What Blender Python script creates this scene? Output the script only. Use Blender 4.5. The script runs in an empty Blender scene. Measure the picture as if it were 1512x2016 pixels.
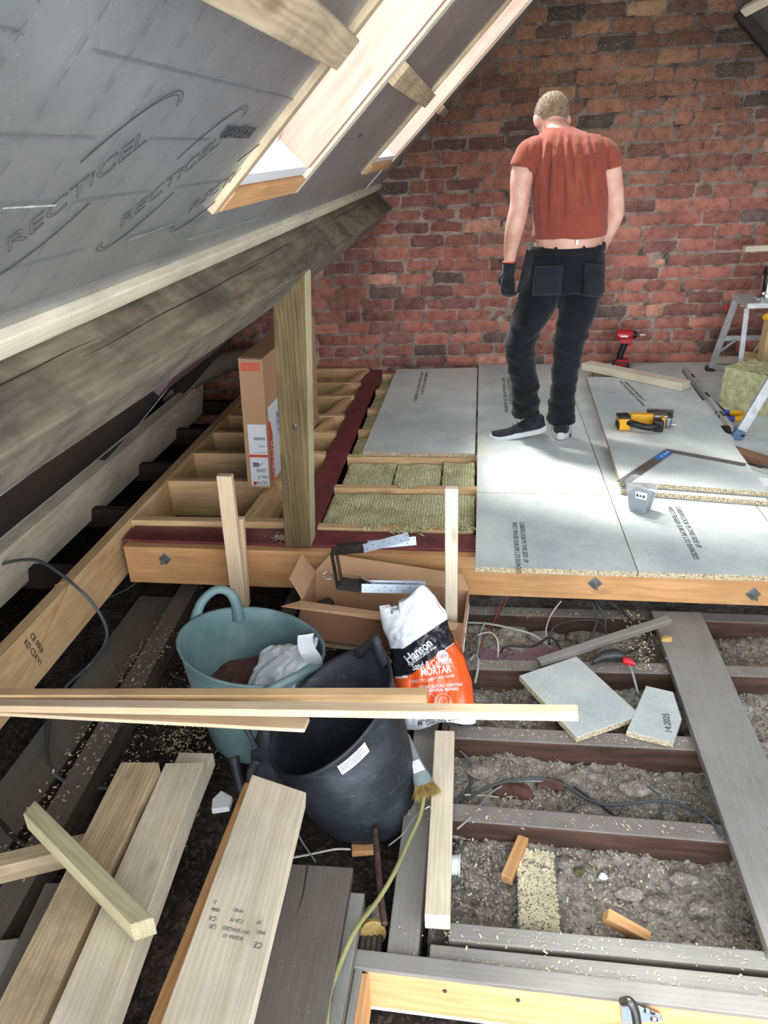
import bpy, bmesh, math, random
from mathutils import Vector, Matrix, noise, Euler
R_ = random.Random(7)
C = bpy.context.scene.collection
PI = math.pi
V = Vector
# ------------------------------------------------------------------ camera, sky, sun, exposure
FOC, CX, CY, EYE = 1500.0, 756.0, 1008.0, 1.457
AX = V((0.99275112, 0.0112593, -0.11965966)); AY = V((0.11277906, -0.43142464, 0.89507187)); AZ = V((-0.04154624, -0.90207871, -0.42956711))
cd = bpy.data.cameras.new('camera'); cam = bpy.data.objects.new('camera', cd); C.objects.link(cam)
cd.sensor_fit = 'HORIZONTAL'; cd.sensor_width = 36; cd.lens = FOC / 1512 * 36; cd.clip_start = .02
cam.matrix_world = Matrix(((AX[0], -AX[1], -AX[2], 0), (AY[0], -AY[1], -AY[2], 0), (AZ[0], -AZ[1], -AZ[2], EYE), (0, 0, 0, 1)))
sc = bpy.context.scene; sc.camera = cam
sc.view_settings.view_transform = 'Standard'; sc.view_settings.look = 'None'; sc.view_settings.gamma = 1
sc.view_settings.use_curve_mapping = False; sc.view_settings.exposure = 0.55
w = bpy.data.worlds.new('sky'); sc.world = w; w.use_nodes = True
wn = w.node_tree.nodes; wl = w.node_tree.links
wn['Background'].inputs[0].default_value = (.90, .95, 1.0, 1); wn['Background'].inputs[1].default_value = 5.0
sd = bpy.data.lights.new('sun', 'SUN'); sun = bpy.data.objects.new('sun', sd); C.objects.link(sun)
sd.energy = 9.5; sd.angle = math.radians(14); sd.color = (1, .96, .9)
sun.rotation_euler = V((.82, -.95, -2.0)).to_track_quat('-Z', 'Y').to_euler()

# ------------------------------------------------------------------ measuring: image points on real planes of the room
def ray(u, v):
    d = V((u - CX, v - CY, FOC)); return V((AX.dot(d), AY.dot(d), AZ.dot(d)))
def at(u, v, z=0.0):
    d = ray(u, v); return V((0, 0, EYE)) + d * ((z - EYE) / d.z)
def aty(u, v, y):
    d = ray(u, v); return V((0, 0, EYE)) + d * (y / d.y)
TH = math.atan(.97); CT, ST = math.cos(TH), math.sin(TH)
def RP(s, y, off=0.0):          # roof slope: s up the slope, off towards the room
    return V((-.627 + s * CT + off * ST, y, 1.282 + s * ST - off * CT))
def atr(u, v):                  # image point on the roof lining -> (s, y)
    d = ray(u, v); t = (1.282 + .97 * .627 - EYE) / (d.z - .97 * d.x); return ((t * d.x + .627) / CT, t * d.y)

# ------------------------------------------------------------------ materials
def lin(c):
    c = c / 255.; return c / 12.92 if c <= .04045 else ((c + .055) / 1.055) ** 2.4
def rgb(r, g, b): return (lin(r), lin(g), lin(b), 1)
class NT:
    def __init__(s, name):
        s.m = bpy.data.materials.new(name); s.m.use_nodes = True; s.t = s.m.node_tree
        s.n = s.t.nodes; s.l = s.t.links; s.b = s.n['Principled BSDF']
    def add(s, typ, **kw):
        n = s.n.new(typ)
        for k, v in kw.items():
            if k.startswith('i_'):
                key = k[2:]; n.inputs[int(key) if key.isdigit() else key.replace('_', ' ')].default_value = v
            else: setattr(n, k, v)
        return n
    def link(s, a, b): s.l.new(a, b)
    def coords(s, scale=(1, 1, 1), rnd=True):
        tc = s.add('ShaderNodeTexCoord'); mp = s.add('ShaderNodeMapping'); mp.inputs['Scale'].default_value = scale
        if rnd:
            oi = s.add('ShaderNodeObjectInfo'); mu = s.add('ShaderNodeMath', operation='MULTIPLY'); mu.inputs[1].default_value = 37
            s.link(oi.outputs['Random'], mu.inputs[0]); va = s.add('ShaderNodeVectorMath', operation='ADD')
            s.link(tc.outputs['Object'], va.inputs[0]); s.link(mu.outputs[0], va.inputs[1]); s.link(va.outputs[0], mp.inputs['Vector'])
        else: s.link(tc.outputs['Object'], mp.inputs['Vector'])
        return mp.outputs[0]
    def noise(s, vec, scale, detail=4, rough=.55, dist=0):
        n = s.add('ShaderNodeTexNoise'); n.inputs['Scale'].default_value = scale; n.inputs['Detail'].default_value = detail
        n.inputs['Roughness'].default_value = rough; n.inputs['Distortion'].default_value = dist
        if vec is not None: s.link(vec, n.inputs['Vector'])
        return n.outputs['Fac']
    def ramp(s, fac, stops):
        r = s.add('ShaderNodeValToRGB'); e = r.color_ramp.elements
        e[0].position, e[0].color = stops[0]; e[1].position, e[1].color = stops[-1]
        for p, c in stops[1:-1]:
            k = e.new(p); k.color = c
        s.link(fac, r.inputs[0]); return r.outputs[0]
    def mix(s, fac, a, b, mode='MIX'):
        m = s.add('ShaderNodeMix', data_type='RGBA', blend_type=mode)
        for k, x in ((0, fac), (6, a), (7, b)):
            if isinstance(x, (int, float, tuple)): m.inputs[k].default_value = x
            else: s.link(x, m.inputs[k])
        return m.outputs[2]
    def math(s, op, a, b=0.0, clamp=False):
        m = s.add('ShaderNodeMath', operation=op, use_clamp=clamp)
        for k, x in ((0, a), (1, b)):
            if isinstance(x, (int, float)): m.inputs[k].default_value = x
            else: s.link(x, m.inputs[k])
        return m.outputs[0]
    def bump(s, h, strength=.3, dist=.002):
        b = s.add('ShaderNodeBump'); b.inputs['Strength'].default_value = strength; b.inputs['Distance'].default_value = dist
        s.link(h, b.inputs['Height']); s.link(b.outputs[0], s.b.inputs['Normal'])
    def out(s, col=None, rough=None, metal=0, spec=None):
        if col is not None:
            if isinstance(col, tuple): s.b.inputs['Base Color'].default_value = col
            else: s.link(col, s.b.inputs['Base Color'])
        if rough is not None:
            if isinstance(rough, (int, float)): s.b.inputs['Roughness'].default_value = rough
            else: s.link(rough, s.b.inputs['Roughness'])
        s.b.inputs['Metallic'].default_value = metal
        if spec is not None: s.b.inputs['Specular IOR Level'].default_value = spec
        return s.m
def wood(name, c1, c2, knots=.6, dust=None, damt=.5, rough=.72, grain=1.0, stain=None):
    t = NT(name); v = t.coords()
    mp = t.add('ShaderNodeMapping'); mp.inputs['Scale'].default_value = (1.1, 11 * grain, 11 * grain); t.link(v, mp.inputs['Vector'])
    n1 = t.noise(mp.outputs[0], 3, 7, .6, .5)
    mq = t.add('ShaderNodeMapping'); mq.inputs['Scale'].default_value = (.16, 1.3, 1.3); t.link(v, mq.inputs['Vector'])
    wv = t.add('ShaderNodeTexWave', bands_direction='Y'); wv.inputs['Scale'].default_value = 19 * grain; wv.inputs['Distortion'].default_value = 11
    wv.inputs['Detail'].default_value = 2.5; wv.inputs['Detail Scale'].default_value = .9; t.link(mq.outputs[0], wv.inputs['Vector'])
    f = t.math('ADD', t.math('MULTIPLY', n1, .84), t.math('MULTIPLY', wv.outputs['Fac'], .16))
    col = t.ramp(f, [(.25, c2), (.72, c1)])
    big = t.noise(v, 3.0, 3, .5)
    col = t.mix(1.0, col, t.ramp(big, [(.3, (.80, .80, .80, 1)), (.7, (1.08, 1.06, 1.03, 1))]), 'MULTIPLY')
    if knots:
        mk = t.add('ShaderNodeMapping'); mk.inputs['Scale'].default_value = (3.2, 9, 9); t.link(v, mk.inputs['Vector'])
        vo = t.add('ShaderNodeTexVoronoi'); vo.inputs['Scale'].default_value = 1.0; t.link(mk.outputs[0], vo.inputs['Vector'])
        k = t.ramp(vo.outputs['Distance'], [(.05, (1, 1, 1, 1)), (.17, (0, 0, 0, 1))])
        col = t.mix(t.math('MULTIPLY', k, knots), col, (c2[0] * .45, c2[1] * .38, c2[2] * .3, 1))
    if stain:
        st = t.ramp(t.noise(v, 5, 5, .65), [(.46, (0, 0, 0, 1)), (.66, (1, 1, 1, 1))]); col = t.mix(t.math('MULTIPLY', st, stain[1]), col, stain[0])
    if dust:
        g = t.add('ShaderNodeNewGeometry'); sp = t.add('ShaderNodeSeparateXYZ'); t.link(g.outputs['Normal'], sp.inputs[0])
        up = t.ramp(sp.outputs[2], [(.45, (0, 0, 0, 1)), (.75, (1, 1, 1, 1))])
        dn = t.ramp(t.noise(v, 7, 6, .7), [(.2, (.55, .55, .55, 1)), (.65, (1, 1, 1, 1))])
        col = t.mix(t.math('MULTIPLY', t.math('MULTIPLY', up, dn), damt), col, dust)
        sp2 = t.ramp(t.noise(v, 140, 3, .7), [(.66, (0, 0, 0, 1)), (.72, (1, 1, 1, 1))])
        col = t.mix(t.math('MULTIPLY', t.math('MULTIPLY', sp2, up), .55), col, rgb(190, 180, 150))
    t.bump(n1, .35, .0012)
    return t.out(col, rough, spec=.25)
def plain(name, c, rough=.6, metal=0, var=0, bump=0, bscale=60, spec=None, c2=None, vscale=8):
    t = NT(name)
    if var or c2:
        v = t.coords(); n = t.noise(v, vscale, 5, .6)
        cc = c2 or (c[0] * (1 - var), c[1] * (1 - var), c[2] * (1 - var), 1)
        col = t.ramp(n, [(.35, cc), (.62, c)])
    else: col = c
    if bump: t.bump(t.noise(t.coords(), bscale, 4, .6), bump, .002)
    return t.out(col, rough, metal, spec)

M = {}
M['pine'] = wood('pale_pine', rgb(240, 231, 211), rgb(212, 198, 170), .45, stain=(rgb(170, 160, 140), .25))
M['pine_grey'] = wood('weathered_pine', rgb(205, 188, 158), rgb(160, 138, 106), .6, stain=(rgb(120, 106, 88), .5))
M['pine_warm'] = wood('warm_pine', rgb(220, 174, 124), rgb(190, 138, 90), .55)
M['pine_joist'] = wood('joist_pine', rgb(228, 196, 152), rgb(198, 158, 112), .5)
M['pine_mill'] = wood('planed_pine', rgb(232, 212, 184), rgb(212, 182, 144), .2)
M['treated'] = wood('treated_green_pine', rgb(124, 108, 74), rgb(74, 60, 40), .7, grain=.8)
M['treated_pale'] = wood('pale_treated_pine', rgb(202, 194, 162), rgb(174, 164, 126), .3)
M['old'] = wood('old_dark_joist', rgb(90, 68, 58), rgb(54, 39, 33), .3, dust=rgb(150, 146, 142), damt=.78)
M['old_grey'] = wood('old_grey_board', rgb(136, 130, 124), rgb(96, 90, 84), .3, dust=rgb(160, 160, 158), damt=.6)
M['old_dark'] = wood('old_black_board', rgb(96, 88, 82), rgb(60, 53, 48), .4, dust=rgb(122, 118, 114), damt=.55)
M['purlin'] = wood('old_purlin_timber', rgb(146, 136, 118), rgb(92, 84, 72), .2, stain=(rgb(66, 64, 60), .75))
M['reveal'] = wood('skylight_reveal_timber', rgb(214, 184, 168), rgb(188, 154, 138), .3)
M['ply'] = wood('plywood_face', rgb(226, 198, 150), rgb(196, 158, 108), .1, grain=.35)
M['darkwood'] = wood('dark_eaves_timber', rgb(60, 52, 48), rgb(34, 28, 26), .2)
def chip_face():
    t = NT('chipboard_face'); v = t.coords()
    c = t.ramp(t.noise(v, 260, 3, .7), [(.33, rgb(196, 201, 198)), (.6, rgb(224, 228, 225))])
    d = t.ramp(t.noise(v, 2.2, 6, .6), [(.35, rgb(196, 204, 208)), (.62, (1, 1, 1, 1))]); c = t.mix(.75, c, d, 'MULTIPLY')
    y = t.ramp(t.noise(v, 3.1, 4, .5, .4), [(.6, (0, 0, 0, 1)), (.75, (1, 1, 1, 1))]); c = t.mix(t.math('MULTIPLY', y, .3), c, rgb(206, 202, 168))
    k = t.ramp(t.noise(v, 75, 2, .5), [(.24, (1, 1, 1, 1)), (.27, (0, 0, 0, 1))]); c = t.mix(t.math('MULTIPLY', k, .7), c, rgb(90, 88, 80))
    t.bump(t.noise(v, 180, 3, .6), .15, .001)
    return t.out(c, .55, spec=.3)
def chip_edge():
    t = NT('chipboard_edge'); v = t.coords((1, 1, 1))
    vo = t.add('ShaderNodeTexVoronoi'); vo.inputs['Scale'].default_value = 420; t.link(v, vo.inputs['Vector'])
    sp = t.add('ShaderNodeSeparateColor'); t.link(vo.outputs['Color'], sp.inputs[0])
    c = t.ramp(sp.outputs[0], [(.1, rgb(96, 80, 58)), (.45, rgb(176, 158, 124)), (.9, rgb(222, 212, 186))])
    t.bump(sp.outputs[0], .5, .002); return t.out(c, .85)
M['chip'] = chip_face(); M['chipedge'] = chip_edge()
def foil():
    t = NT('foil_facing'); v = t.coords()
    f = t.math('ADD', t.math('MULTIPLY', t.noise(v, 14, 5, .6, .8), 1.0), t.math('MULTIPLY', t.noise(v, 60, 3, .6), .25))
    mp = t.add('ShaderNodeMapping'); mp.inputs['Scale'].default_value = (3, 30, 3); t.link(v, mp.inputs['Vector'])
    f = t.math('ADD', f, t.math('MULTIPLY', t.noise(mp.outputs[0], 2.5, 4, .6), .35))
    c = t.ramp(t.noise(v, 6, 5, .65), [(.3, rgb(150, 153, 154)), (.7, rgb(176, 179, 180))])
    sp = t.ramp(t.noise(v, 170, 2, .5), [(.70, (0, 0, 0, 1)), (.75, (1, 1, 1, 1))]); c = t.mix(t.math('MULTIPLY', sp, .5), c, rgb(220, 220, 215))
    t.bump(f, .16, .006); return t.out(c, .38, .72)
M['foil'] = foil()
M['foiledge'] = plain('foil_edge_tape', rgb(206, 208, 206), .45, .15, bump=.4, bscale=40)
M['ink'] = plain('printing_ink', rgb(48, 48, 50), .6)
M['inkgrey'] = plain('grey_printing_ink', rgb(98, 102, 108), .6)
def rockwool():
    t = NT('mineral_wool'); v = t.coords()
    wv = t.add('ShaderNodeTexWave', bands_direction='X'); wv.inputs['Scale'].default_value = 22; wv.inputs['Distortion'].default_value = 5
    wv.inputs['Detail'].default_value = 3; wv.inputs['Detail Scale'].default_value = 3; t.link(v, wv.inputs['Vector'])
    n = t.noise(v, 60, 5, .7); f = t.math('ADD', t.math('MULTIPLY', wv.outputs['Fac'], .3), t.math('MULTIPLY', n, .7))
    c = t.ramp(f, [(.25, rgb(150, 148, 108)), (.5, rgb(204, 203, 160)), (.75, rgb(228, 228, 196))])
    d = t.ramp(t.noise(v, 9, 5, .6), [(.35, rgb(206, 205, 180)), (.6, (1, 1, 1, 1))]); c = t.mix(.7, c, d, 'MULTIPLY')
    t.bump(f, .8, .006); return t.out(c, .95, spec=.1)
M['wool'] = rockwool()
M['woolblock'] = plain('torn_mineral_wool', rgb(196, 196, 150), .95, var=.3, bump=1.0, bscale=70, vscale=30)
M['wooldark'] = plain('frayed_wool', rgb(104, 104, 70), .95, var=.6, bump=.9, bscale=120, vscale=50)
def steel():
    t = NT('red_oxide_steel'); v = t.coords()
    c = t.ramp(t.noise(v, 9, 6, .6), [(.3, rgb(92, 38, 44)), (.7, rgb(128, 58, 64))])
    s = t.ramp(t.noise(v, 40, 4, .6), [(.62, (0, 0, 0, 1)), (.7, (1, 1, 1, 1))]); c = t.mix(t.math('MULTIPLY', s, .35), c, rgb(170, 130, 120))
    return t.out(c, .42)
M['steel'] = steel()
def brickm():
    t = NT('old_red_brick'); v = t.coords((1, 1, 1), False)
    a = t.add('ShaderNodeAttribute', attribute_name='tone'); c = a.outputs['Color']
    n = t.ramp(t.noise(v, 17, 8, .7), [(.30, (.50, .47, .48, 1)), (.5, (.98, .98, .98, 1)), (.74, (1.32, 1.25, 1.2, 1))]); c = t.mix(1.0, c, n, 'MULTIPLY')
    n2 = t.ramp(t.noise(v, 90, 4, .6), [(.55, (0, 0, 0, 1)), (.72, (1, 1, 1, 1))]); c = t.mix(t.math('MULTIPLY', n2, .38), c, rgb(198, 168, 152))
    mp = t.add('ShaderNodeMapping'); mp.inputs['Scale'].default_value = (1, 1, .7); t.link(v, mp.inputs['Vector'])
    so = t.ramp(t.noise(mp.outputs[0], 2.6, 6, .62), [(.46, (0, 0, 0, 1)), (.72, (1, 1, 1, 1))]); c = t.mix(t.math('MULTIPLY', so, .42), c, rgb(56, 42, 40))
    h = t.math('ADD', t.noise(v, 55, 6, .7), t.math('MULTIPLY', t.noise(v, 300, 2, .5), .3)); t.bump(h, .8, .006)
    return t.out(c, .88, spec=.25)
M['brick'] = brickm()
def debris(name, ca, cb, cc, sc_=34):
    t = NT(name); v = t.coords()
    vo = t.add('ShaderNodeTexVoronoi'); vo.inputs['Scale'].default_value = sc_ * 6; t.link(v, vo.inputs['Vector'])
    n = t.noise(v, sc_, 8, .75); n2 = t.noise(v, 4, 5, .6)
    f = t.math('ADD', t.math('MULTIPLY', n, .6), t.math('MULTIPLY', n2, .4))
    c = t.ramp(f, [(.34, ca), (.52, cb), (.70, cc)])
    sp = t.add('ShaderNodeSeparateColor'); t.link(vo.outputs['Color'], sp.inputs[0])
    k = t.ramp(sp.outputs[1], [(.80, (0, 0, 0, 1)), (.84, (1, 1, 1, 1))]); c = t.mix(t.math('MULTIPLY', k, .5), c, cc)
    t.bump(n, 1.0, .012); return t.out(c, .95, spec=.15)
M['debris'] = debris('loose_rubble', rgb(72, 66, 64), rgb(156, 148, 140), rgb(222, 215, 200))
M['debris_dark'] = debris('dark_sooty_dust', rgb(24, 21, 22), rgb(50, 43, 41), rgb(96, 88, 80), 20)
M['shaving'] = plain('wood_shaving', rgb(216, 207, 174), .8, var=.3, vscale=4)
M['crumb'] = plain('plaster_crumb', rgb(150, 144, 130), .9, var=.5, vscale=6)
M['card'] = plain('brown_cardboard', rgb(186, 146, 112), .85, var=.08, vscale=3)
M['card_in'] = wood('corrugated_cardboard', rgb(172, 138, 106), rgb(150, 114, 82), 0)
M['card_dark'] = plain('darker_cardboard', rgb(150, 108, 82), .85, var=.1, vscale=3)
M['zinc'] = plain('galvanised_steel', rgb(178, 190, 204), .36, .75, c2=rgb(166, 178, 192), vscale=12)
M['zincd'] = plain('dull_zinc', rgb(140, 144, 146), .4, .8)
M['alu'] = plain('aluminium', rgb(204, 206, 208), .4, .25, c2=rgb(178, 180, 182), vscale=20)
M['black'] = plain('black_plastic', rgb(26, 26, 28), .45)
M['rubber'] = plain('black_rubber', rgb(34, 35, 38), .7)
M['white'] = plain('white_plastic', rgb(226, 228, 232), .5)
M['label'] = plain('white_label', rgb(224, 226, 232), .55)
M['red'] = plain('red_plastic', rgb(186, 26, 40), .4)
M['redlabel'] = plain('red_label', rgb(214, 84, 56), .5)
M['yellow'] = plain('yellow_plastic', rgb(228, 166, 24), .42)
M['blue'] = plain('blue_plastic', rgb(40, 60, 160), .45)
M['bluelabel'] = plain('blue_label', rgb(40, 130, 214), .45)
M['chrome'] = plain('chrome', rgb(200, 202, 206), .18, 1.0)
M['darksteel'] = plain('dark_steel', rgb(96, 92, 90), .42, .8, c2=rgb(70, 66, 64), vscale=20)
M['tool_steel'] = plain('square_steel', rgb(150, 148, 146), .4, .7, c2=rgb(120, 118, 116), vscale=12)
M['cable'] = plain('grey_cable', rgb(74, 78, 80), .55)
M['cable_light'] = plain('light_grey_cable', rgb(150, 152, 150), .55)
M['cable_dark'] = plain('dark_cable', rgb(40, 40, 42), .5)
M['cable_white'] = plain('white_cable', rgb(204, 200, 190), .55)
M['cable_green'] = plain('green_yellow_cable', rgb(150, 150, 100), .5)
M['cable_red'] = plain('maroon_cable', rgb(110, 52, 52), .55)
M['pipe'] = plain('rusty_pipe', rgb(98, 74, 64), .7, .3, c2=rgb(66, 52, 48), vscale=30)
M['membrane'] = plain('black_membrane', rgb(44, 43, 46), .5, c2=rgb(30, 29, 31), vscale=14, bump=.3, bscale=20)
M['purple'] = plain('purple_painted_steel', rgb(66, 42, 54), .4)
M['lilac'] = plain('lilac_plaster', rgb(150, 118, 132), .85, var=.15)
M['duct'] = plain('pale_duct', rgb(120, 112, 96), .7, var=.2, bump=.5, bscale=20)
M['bristle'] = plain('bristle', rgb(190, 160, 96), .9, var=.3, vscale=80)
M['greyplastic'] = plain('grey_plastic', rgb(134, 148, 150), .5, var=.1)
M['screws'] = plain('dark_screws', rgb(66, 76, 94), .45, .3, c2=rgb(34, 40, 52), vscale=120, bump=1, bscale=200)
def tealm(name, a, b, sc1, sc2):
    t = NT(name); v = t.coords()
    c = t.ramp(t.noise(v, 6, 6, .65), [(.35, a), (.65, b)])
    mp = t.add('ShaderNodeMapping'); mp.inputs['Scale'].default_value = (1, 1, 5); t.link(v, mp.inputs['Vector'])
    s = t.ramp(t.noise(mp.outputs[0], 18, 6, .75, 1.2), [(.58, (0, 0, 0, 1)), (.72, (1, 1, 1, 1))]); c = t.mix(t.math('MULTIPLY', s, sc1), c, sc2)
    s2 = t.ramp(t.noise(v, 3, 4, .6), [(.5, (0, 0, 0, 1)), (.75, (1, 1, 1, 1))]); c = t.mix(t.math('MULTIPLY', s2, .35), c, sc2)
    return t.out(c, .6)
M['teal'] = tealm('teal_rubber', rgb(90, 118, 122), rgb(116, 144, 146), .5, rgb(158, 170, 170))
M['tubblack'] = tealm('scuffed_black_rubber', rgb(26, 29, 35), rgb(38, 42, 50), .75, rgb(104, 110, 120))
M['dirt'] = plain('brown_brick_dust', rgb(104, 70, 62), .95, var=.5, bump=1, bscale=60, vscale=20)
def sheetm(name, c, rough=.4, b=.5, s=18): 
    t = NT(name); t.bump(t.noise(t.coords(), s, 5, .6, .6), b, .012); return t.out(c, rough)
M['bagwhite'] = sheetm('white_sack_plastic', rgb(222, 226, 232), .42)
M['paper'] = M['bagwhite']
def attrm(name, rough):
    t = NT(name); a = t.add('ShaderNodeAttribute', attribute_name='tone')
    t.bump(t.noise(t.coords(), 16, 4, .5, .7), .3, .012); return t.out(a.outputs['Color'], rough)
M['sack'] = attrm('printed_sack', .28)
def clearm(name, c, rough, a):
    t = NT(name); t.b.inputs['Base Color'].default_value = c; t.b.inputs['Roughness'].default_value = rough
    t.b.inputs['Alpha'].default_value = a; return t.m
M['clear'] = clearm('clear_plastic', rgb(214, 222, 228), .15, .22)
def glassm():
    t = NT('window_glass'); tr = t.add('ShaderNodeBsdfTransparent'); tr.inputs[0].default_value = (.95, .97, .97, 1); gl = t.add('ShaderNodeBsdfGlossy'); gl.inputs['Roughness'].default_value = .02
    mx = t.add('ShaderNodeMixShader'); mx.inputs[0].default_value = .06; t.link(tr.outputs[0], mx.inputs[1]); t.link(gl.outputs[0], mx.inputs[2])
    t.link(mx.outputs[0], t.n['Material Output'].inputs[0]); return t.m
M['glass'] = glassm()
def skinm():
    t = NT('skin'); v = t.coords(); c = t.ramp(t.noise(v, 12, 4, .5), [(.35, rgb(196, 146, 128)), (.65, rgb(220, 176, 158))])
    t.b.inputs['Subsurface Weight'].default_value = .15; t.b.inputs['Subsurface Radius'].default_value = (.02, .008, .004); return t.out(c, .5)
M['skin'] = skinm()
def cloth(name, a, b, s=7, bs=.35, spots=None):
    t = NT(name); v = t.coords(rnd=False); c = t.ramp(t.noise(v, s, 5, .6), [(.35, a), (.65, b)])
    if spots:
        k = t.ramp(t.noise(v, 70, 2, .5), [(.74, (0, 0, 0, 1)), (.77, (1, 1, 1, 1))]); c = t.mix(t.math('MULTIPLY', k, .6), c, spots)
    h = t.math('ADD', t.math('MULTIPLY', t.noise(v, 14, 4, .5, 1.0), 1.0), t.math('MULTIPLY', t.noise(v, 600, 2, .5), .06)); t.bump(h, bs, .012)
    t.b.inputs['Sheen Weight'].default_value = .15; return t.out(c, .9, spec=.15)
M['shirt'] = cloth('rust_cotton', rgb(126, 62, 50), rgb(144, 74, 58), 5, .3, rgb(200, 150, 130))
M['trousers'] = cloth('black_work_fabric', rgb(16, 16, 20), rgb(26, 27, 34), 5, .6)
M['pocket'] = cloth('charcoal_pocket_fabric', rgb(26, 28, 33), rgb(36, 39, 46), 5, .3)
M['glove'] = cloth('black_glove', rgb(28, 30, 34), rgb(40, 42, 46), 9, .3)
M['shoe'] = cloth('black_mesh_shoe', rgb(30, 32, 36), rgb(52, 54, 58), 30, .4)
M['sole'] = plain('white_sole', rgb(206, 208, 210), .6, var=.1)
M['hair'] = cloth('short_fair_brown_hair', rgb(108, 92, 74), rgb(150, 132, 108), 60, .8)
M['paleblue'] = plain('pale_blue_floor', rgb(176, 190, 214), .6)
M['plaster'] = plain('landing_plaster', rgb(60, 56, 56), .9)

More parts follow.
